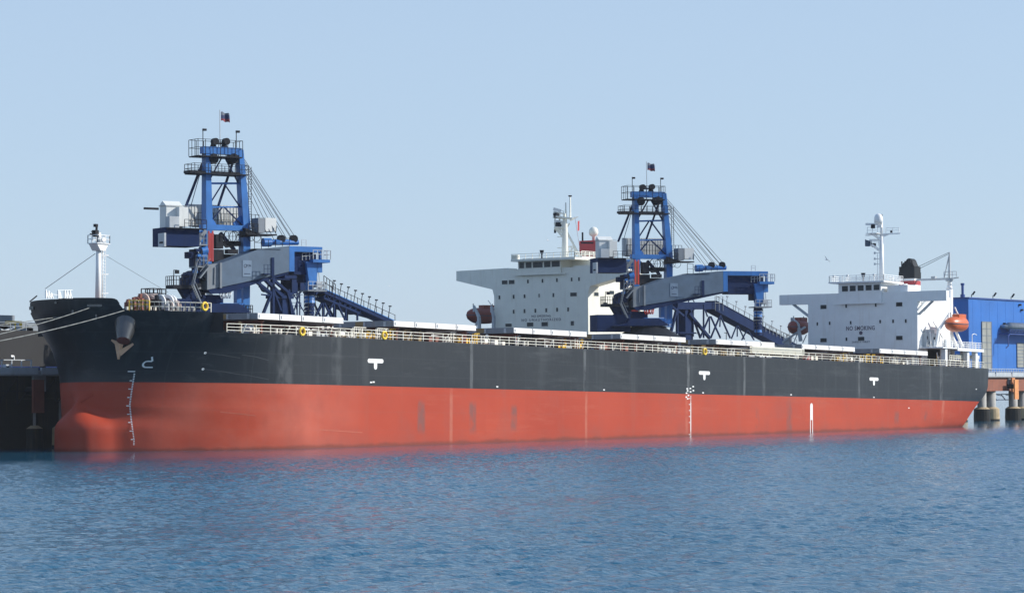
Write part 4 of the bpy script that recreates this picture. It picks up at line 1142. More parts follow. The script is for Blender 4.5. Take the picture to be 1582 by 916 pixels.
# ------------------------------------------------------------------ ship loaders
O1 = Vector((29.05, 40., 0)); O2 = Vector((140.2, 40., 0))
def fr_(O, ph):
    d = Vector((math.cos(ph), math.sin(ph), 0)); n = Vector((math.sin(ph), -math.cos(ph), 0))
    return d, n, Matrix(((d.x,n.x,0,O.x),(d.y,n.y,0,O.y),(0,0,1,0),(0,0,0,1)))
PH1, PH2 = R_(-20.1), R_(-36.3)
_d1, _n1, _M1 = fr_(O1, PH1); _M1i = _M1.inverted()
def LP(px, py, b=0.):
    r = ray(px, py); o = O1+_n1*b; t = (o-CAM).dot(_n1)/r.dot(_n1)
    q = _M1i @ (CAM+r*t); return q.x, q.z
def loader(O, ph, e1, e2, label, red):
    d, n, M = fr_(O, ph)
    root = empty('ship_loader', (O.x, O.y, JZ), label, 'loading crane', 'blue ship loaders on the jetty')
    P = lambda px, py, b=0., e=0.: Vector((LP(px, py, b)[0]+e, b, LP(px, py, b)[1]))
    def mb(): return MB(M)
    def boxp(m_, px0, py0, px1, py1, b0, b1, e=0., bb=None):
        """box whose camera-side face (at b1) spans two photo corners"""
        a0, z0 = LP(px0, py0, b1); a1, z1 = LP(px1, py1, b1)
        m_.box(min(a0,a1)+e, max(a0,a1)+e, b0, b1, min(z0,z1), max(z0,z1)); return m_
    TBk = -2.6     # tower plane, behind the boom
    # tower legs
    def leg(top, mid, bot, w0, w1):
        m_ = mb(); t, mi_, bo = P(*top, TBk), P(*mid, TBk), P(*bot, TBk)
        m_.beam(t, mi_, w0, 1.25, w1, 1.5); 
        if bo: m_.beam(mi_, bo, w1, 1.5, w1*.92, 1.5)
        return m_.build('tower_leg', BLUE, root)
    leg((318.5,232),(320,350),(316,478),.72,1.05)
    leg((369.5,232),(378,350),(377,480),.72,1.15)
    m_ = mb(); boxp(m_, 314, 346.5, 379, 357, TBk-.5, TBk+.78); boxp(m_, 314.5, 226, 373, 240, TBk-.55, TBk+.58)
    m_.beam(P(322,337,TBk), P(330,349,TBk), .3,.9); m_.beam(P(373,337,TBk), P(363,349,TBk), .3,.9)
    m_.beam(P(318,320,TBk), P(376,320,TBk), .22); m_.beam(P(319,283.5,TBk), P(371,283.5,TBk), .28)
    m_.build('cross_beam', BLUE, root)
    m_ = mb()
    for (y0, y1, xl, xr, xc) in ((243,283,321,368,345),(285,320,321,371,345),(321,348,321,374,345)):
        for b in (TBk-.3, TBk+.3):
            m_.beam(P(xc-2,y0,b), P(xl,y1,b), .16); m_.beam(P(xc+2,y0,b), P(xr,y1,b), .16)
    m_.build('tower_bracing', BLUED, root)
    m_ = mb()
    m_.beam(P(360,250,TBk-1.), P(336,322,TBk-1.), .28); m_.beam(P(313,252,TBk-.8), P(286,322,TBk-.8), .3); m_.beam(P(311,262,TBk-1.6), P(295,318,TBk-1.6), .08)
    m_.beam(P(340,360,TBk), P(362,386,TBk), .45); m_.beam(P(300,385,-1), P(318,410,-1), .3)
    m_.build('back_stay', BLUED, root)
    # upper platforms with rails
    m_ = mb()
    for (x0, x1, y, b0, b1, rh) in ((301,384,266,TBk-1.6,TBk+1.5,1.3),(306,375,239.5,TBk-1.4,TBk+1.4,2.3)):
        a0, z = LP(x0, y, b1); a1, _ = LP(x1, y, b1)
        m_.box(a0, a1, b0, b1, z-.16, z); m_.rail([(a0,b1,z),(a1,b1,z),(a1,b0,z),(a0,b0,z)], rh, 1.1, .035, (1.,.5), True)
    m_.box(LP(302,264)[0], LP(383,264)[0], TBk-1., TBk+.6, LP(345,270,TBk)[1], LP(345,266,TBk)[1])
    m_.build('service_platform', STEELD, root)
    m_ = mb()
    for px in (327, 358):
        a, z = LP(px, 246, TBk); m_.tube((a,TBk-.5,z),(a,TBk+.75,z), .75, n=16)
    for px in (332, 349): 
        a, z = LP(px, 219, TBk); m_.tube((a,TBk-.4,z),(a,TBk+.4,z), .5, n=14); m_.prism([(a-.6,z-1.),(a+.6,z-1.),(a+.15,z+.3),(a-.15,z+.3)], 1, TBk-.55, TBk-.42)
    m_.beam(P(331,222,TBk), P(352,222,TBk), .25)
    m_.build('rope_sheave', STEELD, root)
    # masts, flag
    m_ = mb(); m_.beam(P(340,226,TBk), P(339.5,170,TBk), .09); fp_ = m_.build('flagpole', GREYL, root)
    m_ = mb(); nx, nz = 8, 4
    a0, z0 = LP(341, 187, TBk); a1, z1 = LP(354, 174, TBk); a0 += .02
    for i in range(nx):
        for j in range(nz):
            def Q(i_, j_): u = i_/nx; v = j_/nz; return (a0+(a1-a0)*u, TBk+.22*math.sin(u*8+v)*u, z0+(z1-z0)*v-.25*u*u+.08*math.sin(u*9))
            m_.add([Q(i,j),Q(i+1,j),Q(i+1,j+1),Q(i,j+1)], [(0,1,2,3)])
    m_.build('flag', FLAGM, fp_, smooth=True)
    m_ = mb()
    for px, y0, y1 in ((313.5,240,199),(365,240,202)): m_.beam(P(px,y0,TBk), P(px,y1,TBk), .09); a, z = LP(px, y1, TBk); m_.box(a, a+.5, TBk-.2, TBk+.2, z-.3, z)
    m_.build('lamp_mast', STEELD, root)
    m_ = mb()
    a, z = LP(384, 350, TBk); a2, z2 = LP(384, 258, TBk)
    for da in (0, .45): m_.beam((a+da,TBk,z), (a+da,TBk,z2), .07)
    for i in range(24): m_.beam((a,TBk,z+(z2-z)*i/24), (a+.45,TBk,z+(z2-z)*i/24), .05)
    m_.build('ladder', STEELD, root)
    # luffing ropes
    m_ = mb()
    for i, (x0, y0, x1, y1) in enumerate(((372,238,461,374),(372,241,456,376),(373,246,452,372),(373,250,446,374),(374,256,440,370),(375,262,432,372),(374,268,424,372),(374,280,414,364))):
        b = TBk+(.2 if i % 2 else -.2); m_.cut().tube(P(x0,y0,b), P(x1,y1,-.4,e1*.7), .042, n=4)
    m_.build('hoist_rope', WIRE, root)
    # machinery house on the counterweight arm
    m_ = mb(); boxp(m_, 257, 318, 282, 352, -1.6, .4); a0, z0 = LP(257,318,.4); a1, _ = LP(282,318,.4)
    m_.prism([(-1.75,z0),(.55,z0),(-.6,z0+.75)], 0, a0-.1, a1)
    boxp(m_, 277, 319.5, 291, 350, -1.6, 1.3); boxp(m_, 255, 316.8, 290, 318, -1.7, .5)
    mh = m_.build('machine_house', PANEL, root)  # panel grey in place of white: the house's shade put into its colour
    m_ = mb(); m_.k = 0
    a0, z0 = LP(291, 350, -5.3); a1, z1 = LP(372, 318.5, -5.3)
    m_.box(a0, a1, -5.6, -5.3, z0, z1)
    a = a0
    while a < a1-.5: m_.box(a, a+.34, -5.3, -5.19, z0, z1); a += .52
    m_.build('ribbed_wall', PANEL, root)
    m_ = mb(); boxp(m_, 262, 334, 277, 352, .42, 1.7); m_.build('winch_cover', GREYL, root)
    m_ = mb(); boxp(m_, 256, 351, 308, 381, -2.2, 1.8); m_.build('counterweight_box', BLUED, root)  # dark blue carries the shade of the counterweight in its colour
    m_ = mb(); a0, z0 = LP(255.6, 380, 1.9); _, z1 = LP(255.6, 360, 1.9)
    m_.box(a0-.32, a0-.05, .3, 2.2, z0-.1, z1); m_.k = 1; m_.box(a0-.345, a0-.32, .7, 1.8, z0+.35, z0+.62); m_.box(a0-.6-1.6,a0,-.4,-.1, LP(255,323,0)[1]-.15, LP(255,323,0)[1]+.15); m_.build('name_plate', [GREYL, STEELD], root)
    m_ = mb(); a0, z0 = LP(258, 351.5, 2.2); a1, _ = LP(318, 351.5, 2.2); m_.box(a0, a1, 1.8, 2.5, z0-.12, z0); m_.rail([(a0+2.6,2.45,z0),(a1,2.45,z0)], 1.2, .9, .035)
    a2, z2 = LP(300, 349, -4.2); a3, _ = LP(400, 349, -4.2); m_.box(a2, a3, -5.0, -4.1, z2-.14, z2); m_.rail([(a2,-4.15,z2),(a3,-4.15,z2)], 1.9, .62, .035, (1.,.5))
    m_.build('walkway', STEELD, root)
    # electrical cabin on the right bracket
    m_ = mb(); m_.k = 1; boxp(m_, 399, 336.5, 409, 360, -2.6, -.6); m_.k = 0; boxp(m_, 410, 336.5, 427, 358, -2.8, -.8); 
    m_.build('electrical_cabin', [PANEL, HATCHG], root)
    m_ = mb(); boxp(m_, 381, 360.5, 428, 364, -3.2, -.4); a0, z0 = LP(380, 352, -.8); a1, z1 = LP(408, 364, -.8); m_.prism([(a0,z0),(a1,z1),(a0,LP(380,366,-.8)[1])], 1, -2.6, -.9)
    m_.rail([P(384,360,-.5), P(399,360,-.5)], 1.3, .7, .035); m_.beam(P(426,360,-.6), P(427,350,-.6), .08)
    m_.ring(P(396,366,-1.2), .7, .04, (0,1,0), 14, 4); m_.ring(P(388,367,-1.2), .5, .04, (0,1,0), 14, 4)
    m_.build('cabin_bracket', STEELD, root)
    # boom girder
    bw = 1.7
    def Z(px, py): return LP(px, py, bw)
    poly = [Z(342,406.5), Z(374,394.5), Z(400,385), Z(447,380), Z(447,419.5), Z(400,431), Z(342,443.5)]
    poly = [(a+(e1 if i in (3,4) else e1*.5 if i in (2,5) else 0), z) for i, (a, z) in enumerate(poly)]
    m_ = mb(); m_.prism(poly, 1, -bw, bw); bg = m_.build('boom_girder', GREYP, root)
    m_ = mb(); po2 = [Z(321.5,409), Z(341.5,406.6), Z(341.5,443.5), Z(321.5,447.5)]; m_.prism(po2, 1, -bw, bw-.25)
    m_.beam(P(340.5,406,bw-.1), P(340.5,445,bw-.1), .3, .4); m_.beam(P(332,413,bw-.2), P(331.5,439,bw-.2), .18, .2); m_.build('boom_tail', GREYL if False else HATCHG, root)
    m_ = mb(); lo = [Z(322,448), Z(342,444), Z(400,431.6), Z(447,420)]; lo = [(a+(e1 if i == 3 else e1*.5 if i == 2 else 0), z) for i, (a, z) in enumerate(lo)]
    low = [(lo[3][0], lo[3][1]-.25), (lo[2][0], lo[2][1]-.5), (lo[1][0]+1, lo[1][1]-.75), (lo[0][0]+.5, lo[0][1]-.5)]
    m_.prism(lo+low, 1, -bw+.1, bw-.15)
    a, z = Z(421,401); m_.box(a+e1*.7-.22, a+e1*.7+.22, bw, bw+.12, Z(421,427)[1], Z(421,398)[1])
    boxp(m_, 408, 422.5, 420, 424, bw, bw+.9, e1*.7); a0, z0 = LP(408,423,bw+.9); a1, _ = LP(420,423,bw+.9); m_.rail([(a0+e1*.7,bw+.9,z0),(a1+e1*.7,bw+.9,z0)], 1.3, .6, .03)
    m_.build('boom_underframe', BLUED, root)
    # sign on the girder
    m_ = mb(); a0, z0 = Z(374.5, 427.5); a1, z1 = Z(388.5, 402.5); e = e1*.35; m_.box(a0+e, a1+e, bw+.004, bw+.05, z0, z1); sp_ = m_.build('sign_board', SIGNM, bg)
    m_ = mb(); w = a1-a0; h = z1-z0; cx = a0+e+w*.32; cz_ = z0+h*.66
    m_.ring((cx, bw+.055, cz_), w*.155, .035, (0,1,0), 18, 5); m_.k = 0; m_.box(a0+e+w*.2, a1+e-w*.18, bw+.05, bw+.07, z0+h*.16, z0+h*.21)
    m_.box(cx-w*.06, cx+w*.05, bw+.05, bw+.07, cz_-w*.17, cz_-w*.07)
    m_.build('sign_emblem', SIGND, bg)
    MX = M @ Matrix(((1,0,0,a0+e+w*.70),(0,0,1,bw+.062),(0,1,0,cz_+.05),(0,0,0,1)))
    lettering('TЭK', bg, MX, w*.27, SIGND)
    # boom head
    m_ = mb(); m_.k = 0
    boxp(m_, 447, 381, 455, 419.5, -bw, bw+.02, e1); a0 = LP(447,380,bw)[0]+e1; aE = LP(498,380,bw)[0]+e2
    zt_, zb_1 = LP(447,380.2,bw)[1], LP(447,387.5,bw)[1]
    m_.box(a0, aE, bw-.6, bw, zb_1-.1, zt_); m_.box(a0, aE, -bw, -bw+.6, zb_1-.1, zt_); m_.box(aE-.5, aE, -bw+.6, bw-.6, zb_1-.1, zt_)
    boxp(m_, 494.5, 387, 498, 401, bw-.5, bw, e2); boxp(m_, 484, 400.5, 510, 406, .4, bw+.6, e2); boxp(m_, 489, 406, 498, 421, .2, bw-.1, e2)
    bh = m_.build('boom_head', BLUE, root)
    m_ = mb(); a0, z0 = LP(455, 424, bw-.5); a1, z1 = LP(484, 388, bw-.5); m_.box(a0+e1, a1+e2, -bw+.1, bw-.6, z0, z1)
    a0, z0 = LP(468, 436, .6); a1, z1 = LP(488, 392, .6); m_.box(a0+e2, a1+e2, -1.2, .7, z0, z1)
    m_.build('drive_housing', BLUED, bh)
    m_ = mb(); a0, z0 = LP(484,400.3,bw+.6); a1, _ = LP(511,400.3,bw+.6); m_.rail([(a0+e2,bw+.55,z0),(a1+e2,bw+.55,z0),(a1+e2,.4,z0)], 1.3, .75, .04); m_.rail([P(466,380,0,e2), P(473,380,0,e2)], .9, .6, .035)
    m_.rail([P(467,388+14,1.2,e2), P(484,388+12,1.2,e2)], 1., .6, .04)
    m_.build('head_railing', GREYL, bh)
    # chute
    m_ = mb(); c0 = P(478, 405, .6, e2); ax_, bz = c0.x, .6
    zc = lambda py: LP(478, py, .6)[1]
    m_.prism([(ax_-1.1,zc(405)),(ax_+.9,zc(405)),(ax_+.55,zc(441)),(ax_-.55,zc(441))], 1, bz-.5, bz+1.)
    m_.tube((ax_,bz,zc(455)),(ax_,bz,zc(441)),.62,n=14)
    ch = m_.build('chute', BLUE, root)
    m_ = mb(); m_.k = 0; m_.box(ax_-1.2, ax_+2.0, bz-1.4, bz+1.6, zc(450.5), zc(448.5)); m_.k = 1; m_.rail([(ax_-1.1,bz+1.55,zc(448.5)),(ax_+1.95,bz+1.55,zc(448.5)),(ax_+1.95,bz-1.35,zc(448.5))], 1.2, .8, .035)
    m_.beam((ax_+.9,bz+.9,zc(448)), (ax_+.6,bz+.9,zc(412)), .12); m_.beam((ax_+1.3,bz+.9,zc(448)), (ax_+1.0,bz+.9,zc(420)), .1); m_.box(ax_+.5,ax_+1.3,bz+.3,bz+1.2,zc(444),zc(436)); m_.build('chute_platform', [HATCHG, GREYL], ch)
    m_ = mb(); ztop_ = zc(451); zend = 16.4; nseg = 9
    for i in range(nseg):
        za = ztop_+(zend-ztop_)*i/nseg; zb3 = ztop_+(zend-ztop_)*(i+1)/nseg; r = .84-.02*i
        m_.k = 1 if i in (1, 2, 7) else 0
        m_.tube((ax_,bz,zb3+.06), (ax_,bz,za), r, r*.86, 16)
    m_.k = 2
    for t in (.5, 2.3, 4.1): m_.tube((ax_+.86*math.cos(t),bz+.86*math.sin(t),zend), (ax_+.86*math.cos(t),bz+.86*math.sin(t),ztop_), .05, n=5)
    m_.build('telescopic_spout', [BLUED, BLUE, STEELD], ch)
    # rope blocks on the boom
    m_ = mb(); m_.k = 0; e = e1*.7
    q0, q1 = P(406,374.5,.2,e), P(460,374.5,.2,e); m_.tube(q0, q0.lerp(q1,.22), .62, .62, 14); m_.tube(q0.lerp(q1,.25), q1, .42, .40, 14)
    m_.k = 1
    for px in (433, 452): m_.tube(P(px,369,-.2,e), P(px+3,369,.6,e), .55, n=14)
    m_.k = 0; boxp(m_, 427, 371, 433, 377, -.4, .9, e)
    rbk = m_.build('rope_block', [BLUE, STEELD], root)
    m_ = mb(); boxp(m_, 393, 384, 434, 385.5, -1.2, 1.8, e); a0, z0 = LP(393.5,384,1.8); a1, _ = LP(404,384,1.8); m_.rail([(a0+e,1.75,z0),(a1+e,1.75,z0)], 1.7, .8, .035, (1.,.5)); m_.rail([P(404,383.5,1.8,e), P(447,380,1.8,e)], 1.1, 1.2, .03)
    m_.build('block_platform', STEELD, root)
    # slewing column and machinery below
    m_ = mb()
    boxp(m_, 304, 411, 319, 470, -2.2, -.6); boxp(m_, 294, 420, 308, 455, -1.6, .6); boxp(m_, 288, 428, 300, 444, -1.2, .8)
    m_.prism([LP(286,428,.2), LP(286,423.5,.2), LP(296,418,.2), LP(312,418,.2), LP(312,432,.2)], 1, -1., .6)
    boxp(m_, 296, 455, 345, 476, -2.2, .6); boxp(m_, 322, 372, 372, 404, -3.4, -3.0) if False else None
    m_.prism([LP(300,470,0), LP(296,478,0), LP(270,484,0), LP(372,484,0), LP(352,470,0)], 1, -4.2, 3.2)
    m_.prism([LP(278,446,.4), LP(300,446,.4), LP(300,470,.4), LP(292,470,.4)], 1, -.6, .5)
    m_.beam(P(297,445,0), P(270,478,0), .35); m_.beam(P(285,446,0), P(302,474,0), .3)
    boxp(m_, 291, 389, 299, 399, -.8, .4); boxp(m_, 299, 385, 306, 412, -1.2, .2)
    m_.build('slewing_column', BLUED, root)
    m_ = mb()
    for (x0,y0,x1,y1,b0,b1) in ((322,385,346,404,-3,-1.8),(346,372,372,380,-3.6,-2.2),(334,362,345,384,-3,-1.6),(322,392,374,402,-4,-2.7),(352,385,368,392,-2.4,-1.4),(330,402,372,407,-3.2,-1.8)): boxp(m_, x0,y0,x1,y1,b0,b1)
    m_.beam(P(325,358,-2), P(350,382,-2), .25); m_.beam(P(350,382,-2), P(372,376,-2), .2)
    m_.rail([P(341,373,-1.5), P(372,373,-1.5)], 1.3, .6, .035); m_.rail([P(300,412,1.), P(320,412,1.)], 1.2, .6, .035)
    m_.ring(P(355,366,-2), 1.0, .06, (0,1,0), 14, 4); m_.ring(P(362,366,-2), .8, .05, (0,1,0), 14, 4)
    m_.build('drive_machinery', STEELD, root)
    m_ = mb(); m_.k = 0
    for (x0, x1, y, yr_) in ((303,321,377,363),(303,321,411,395)):
        boxp(m_, x0, y, x1, y+2.5, -1, 1.1); a0, z0 = LP(x0, y, 1.1); a1, _ = LP(x1, y, 1.1); m_.rail([(a0,1.05,z0),(a1,1.05,z0)], 1.5, .6, .045)
    m_.beam(P(305,375,.6), P(318,356,.6), .2, .5); m_.k = 1; m_.tube(P(310,388,.4), P(319,386,.4), .65, n=14); boxp(m_, 308, 356, 319, 374, -.8, .3)
    m_.beam(P(307,409,.7), P(320,385,.7), .2, .5)
    m_.build('stair_landing', [HATCHG, BLUE], root)
    m_ = mb()
    for px in (322.5, 328.5): m_.beam(P(px,357,.6), P(px,404,.6), .2)
    m_.k = 1; boxp(m_, 323.4, 360, 328, 403, -.1, .3)
    m_.build('cable_duct', [REDC if red else REDP, REDP if not red else MAROON], root)
    m_ = mb(); random.seed(33)
    for i in range(60):
        px = random.uniform(288, 344); py = random.uniform(384, 478)
        if px < 300 and py < 425: continue
        b = random.uniform(.4, 1.5) if px < 318 else random.uniform(-1.5, -.4); q = P(px, py, b); m_.cut(); m_.k = random.choice((0,0,0,1,1,2,3))
        if py > 447 or px < 318:
            if random.random() < .5: m_.beam(q, q+Vector((random.uniform(-1.2,1.2),0,random.uniform(-.9,.9))), random.uniform(.06,.16))
            else: s_ = random.uniform(.15,.45); m_.box(q.x-s_, q.x+s_, b-.2, b+.2, q.z-s_*.6, q.z+s_*.8)
    m_.build('machine_fitting', [BLUED, STEELD, BLUE, HATCHG], root)
    m_ = mb()
    for (xa, ya, xb, yb) in ((303,411,296,440),(296,440,308,468),(322,410,306,430)):
        p_, q_ = P(xa,ya,1.5), P(xb,yb,1.5); m_.beam(p_, q_, .08, .18); m_.beam(p_+Vector((0,.55,0)), q_+Vector((0,.55,0)), .08, .18)
        for i in range(9): w_0 = p_.lerp(q_, (i+.5)/9); m_.box(w_0.x-.18, w_0.x+.18, 1.5, 2.05, w_0.z-.03, w_0.z+.02)
        m_.beam(p_+Vector((0,.6,.9)), q_+Vector((0,.6,.9)), .06)
    m_.build('stairs', HATCHG, root, whole=True)
    # lower side platform with lamp
    m_ = mb(); boxp(m_, 268, 440, 300, 446, -1.2, 1.2); a0, z0 = LP(268,440,1.2); a1, _ = LP(291,440,1.2); m_.rail([(a0,-1.1,z0),(a0,1.15,z0),(a1,1.15,z0)], 1.25, .5, .04)
    m_.beam(P(268.5,440,1.1), P(268.5,417,1.1), .09); m_.beam(P(268.5,417.3,1.1), P(274,417.3,1.1), .09); a, z = LP(273.5,420,1.1); m_.box(a-.25,a+.25,.9,1.3,z-.25,z+.25)
    m_.build('lower_platform', STEELD, root)
    # base: portal block, apron, legs
    m_ = mb(); a0, z0 = LP(345,482,1.6); a1, z1 = LP(376,466,1.6)
    boxp(m_, 340, 468, 377, 484, -2.6, 1.6); boxp(m_, 366, 447, 373, 468, -2.2, -1.2)
    for t in range(7): a = a0+.6+t*.45; m_.box(a, a+.12, 1.6, 1.72, z0, z1-.3)
    m_.build('slewing_platform', BLUE, root)
    m_ = mb(); a0, z0 = LP(366,484,1.9); a1, _ = LP(390,484,1.9); m_.box(a0-3,a1,-2.6,2.,z0-.15,z0-.02); m_.rail([(a0-2.4,1.95,z0),(a1,1.95,z0),(a1,-2.5,z0)], 1.15, .55, .045); m_.build('platform_railing', BLUE if red else STEELD, root)
    m_ = mb(); zc_ = LP(345,485,0)[1]
    m_.k = 0; aL, zL = LP(236, 483, 1.); m_.box(aL+1.5, -3.9, -2.2, 1.6, zc_-.9, zc_+2.0)
    m_.build('belt_drive_box', BLUED, root)
    m_ = mb()
    rr = [(6.6, zc_-2.4), (5.4, zc_-1.6), (3.2, zc_-.3), (3.0, zc_+.0)]; m_.lathe((0,0,0), rr, 20); m_.build('slewing_skirt', STEELD, root)
    m_ = mb(); W = Matrix.Translation(O); m_.M = W
    for sx in (-5.5, 5.5):
        for yy in (-4.4, 9.5): m_.beam((sx,yy,JZ+1.3),(sx*.8,yy*.7+ .5,zc_-2.2),1.1,1.1,1.4,1.4); m_.box(sx-2.2,sx+2.2,yy-.45,yy+.45,JZ+.1,JZ+1.3)
        m_.beam((sx*.8,-3.,zc_-2.6),(sx*.8,7.5,zc_-2.6),1.2,1.4)
    for yy in (-3., 7.): m_.beam((-4.4,yy,zc_-2.6),(4.4,yy,zc_-2.6),1.2,1.3)
    m_.build('portal_frame', BLUED, root)
    # hanging cables in the window under the boom
    m_ = mb(); random.seed(21)
    for i in range(9):
        px = 341+i*2.; m_.cut().path([P(px,451,1.2), P(px+random.uniform(-1.5,1.5),456,1.4), P(px+random.uniform(-2,2),461,1.2)], .10 if red else .08, 5)
    a0, z0 = LP(317,455.5,1.3); a1, z1 = LP(328,453,1.3); m_.cut()
    m_.box(a0, a1, 1.2, 1.3, z0, z1)
    m_.build('festoon_cable', REDC if red else GREYL, root)
    return root
loader(O1, PH1, 0., 0., 'nearer blue ship loader with flag on top, standing behind the bow end of the ship', False)
loader(O2, PH2, 3.8, 6.9, 'farther blue ship loader with bright red hanging cables, in front of the cream bridge house', True)

# ------------------------------------------------------------------ trestle conveyors behind the loaders
def A(px, py, Y=44.): return at(px, py, Y)
cg = empty('conveyor_trestle', (A(445,480).x, 44, JZ), 'dark blue conveyor trestle sloping down behind the nearer ship loader', 'conveyor')
g = MB()
def gallery(m_, p, q, h, ya, yb):
    m_.prism([(p.x,p.z),(q.x,q.z),(q.x,q.z-h),(p.x,p.z-h)], 1, ya, yb)
p, q = A(492,448), A(600,496.5); g.k = 0; gallery(g, p, q, .55, 42.8, 45.2)
g.k = 1; gallery(g, p+Vector((0,0,.14)), q+Vector((0,0,.14)), .12, 42.7, 45.3)
p2, q2 = A(492,458.5), A(548,482.5); g.k = 0; gallery(g, p2, q2, .35, 42.9, 45.1)
g.tube(A(548,483), A(600,497), .35, n=8)
g.build('belt_gallery', [BLUED, BLUE], cg)
g = MB()
for i in range(7): 
    a = p2.lerp(q2, i/7); b_ = (p-Vector((0,0,.5))).lerp(A(553,474.5), min(1,(i+.5)/7)); c_ = p2.lerp(q2, (i+1)/7)
    for y in (43., 45.): g.beam((a.x,y,a.z), (b_.x,y,b_.z), .16); g.beam((b_.x,y,b_.z), (c_.x,y,c_.z), .16)
for (xa, ya_, xb, yb_) in ((497,468,486,491),(499,468,499,492),(501,468,513,493),(516,466,501,493),(516,468,516,494),(521,469,533,494),(534,474,534,495),(552,482,552,495),(485,452,500,440),(487,455,494,446)):
    for y in (43., 45.): g.beam(A(xa,ya_,y) if y == 43 else A(xa,ya_,43)+Vector((0,2,0)), A(xb,yb_,y) if y == 43 else A(xb,yb_,43)+Vector((0,2,0)), .24)
g.build('support_leg', BLUED, cg)
g = MB(); g.rail([(p.x,42.7,p.z+.1),(q.x,42.7,q.z+.1)], .95, 1.6, .035, (.9,)); g.rail([(p.x-.3,42.7,p.z+.1),(p.x+2.4,42.7,p.z-1.2+.1)], 2., .7, .04)
for i in range(9): a = p.lerp(q, (i+1)/10); g.beam((a.x,42.7,a.z), (a.x+.35,42.6,a.z+1.9), .08); g.box(a.x+.1,a.x+.6,42.5,42.7,a.z+1.75,a.z+1.95)
g.build('gallery_railing', STEELD, cg)
g = MB()
cx = (A(430,460).x+A(443,460).x)/2; g.box(cx-.95, cx+.95, 43.2, 44.8, JZ, A(437,448).z)
for (xa, ya_, xb, yb_, w) in ((421,448,404.5,490,.36),(421,428,421,490,.5),(423,450,434,480,.3),(446,447,450.5,490,.3),(443,450,455,490,.36),(452,452,476,492,.12),(459,450,459,492,.16),(463,450,463,490,.14),(392,432,421,455,.4),(400,442,420,458,.2),(408,430,436,458,.5),(417,428,450,456,.4),(446,456,456,450,.3),(404,455,421,457,.2),(451,491,463,452,.14)):
    for y in (43., 45.2): g.beam(A(xa,ya_,y), A(xb,yb_,y), w)
g.k = 0
for (x0,y0,x1,y1) in ((405,430,440,433),(425,454,460,456),(443,432,452,454),(432,424,466,432),(456,430,470,449),(420,456,446,462)):
    a, b_ = A(x0,y0), A(x1,y1); g.box(a.x, b_.x, 43, 45.2, b_.z, a.z)
for (c_, r) in (((445,440),1.5),((408,441),.9),((461,444),.9)): g.ring(A(*c_), r, .12, (0,1,0), 18, 5)
g.beam(A(430,455), A(455,458), .2); g.rail([A(443,478), A(465,478)], 1., 1., .04)
g.build('trestle_tower', BLUED, cg)

cg2 = empty('conveyor_trestle', (A(1060,500).x, 44, JZ), 'dark blue conveyor trestle sloping down behind the farther ship loader', 'conveyor')
g = MB(); p, q = A(1098,466), A(1222,533)
g.k = 0; gallery(g, p, q, 1.75, 42.8, 45.2); gallery(g, A(1040,467), A(1100,467), 1.3, 43, 45)
g.k = 1; gallery(g, p+Vector((0,0,.16)), q+Vector((0,0,.16)), .12, 42.7, 45.3); g.build('belt_gallery', [BLUED, BLUED], cg2)
g = MB(); g.rail([(p.x,42.7,p.z+.1),(q.x,42.7,q.z+.1)], .95, 2.0, .045, (.9,))
for i in range(8): a = p.lerp(q, (i+1)/9); g.beam((a.x,42.7,a.z), (a.x+.35,42.6,a.z+1.9), .08); g.box(a.x+.1,a.x+.6,42.5,42.7,a.z+1.75,a.z+1.95)
g.rail([A(1105,480,42.6), A(1117,480,42.6)], 2.6, 1.4, .05)
g.rail([A(1183,514,42.6)+Vector((0,0,.2)), A(1222,530,42.6)], 1.4, 1.5, .06); g.build('gallery_railing', HATCHG, cg2)
g = MB()
a0, a1 = A(1053,475), A(1064.5,475); g.box(a0.x, a1.x, 43.2, 44.8, JZ, A(1058,470).z)
for (xa, ya_, xb, yb_, w) in ((1046,475,1036,515,.45),(1046,475,1046,516,.4),(1031,468,1056,488,.4),(1064,484,1096,522,.5),(1066,478,1082,522,.3),(1071,475,1071,520,.2),(1086,469,1093,489,.2),(1087,470,1087,522,.25),(1096,489,1082,521,.25),(1098,489,1113,522,.25),(1096,489,1096,515,.2),
    (1113,486,1098,522,.25),(1113,488,1128,522,.25),(1113,486,1112,505,.2),(1138,503,1130,523,.2),(1140,503,1150,524,.2),(1139,503,1139,520,.18),(1154,510,1146,525,.2),(1155,510,1165,525,.2),(1066,480,1087,469,.2),(1034,513,1075,514,.15),(1050,515,1080,515,.12)):
    for y in (43., 45.2): g.beam(A(xa,ya_,y), A(xb,yb_,y), w)
g.ring(A(1068,472), 1.2, .1, (0,1,0), 16, 5); g.build('trestle_tower', BLUED, cg2)
g = MB(); 
for (px, y) in ((1122,520),(1132,505)): 
    if px == 1122: g.beam(A(px,525,42), A(px,514,42), .1); g.beam(A(px-3,514,42), A(px+3,514,42), .12)
g.build('lamp_mast', STEELD, cg2)

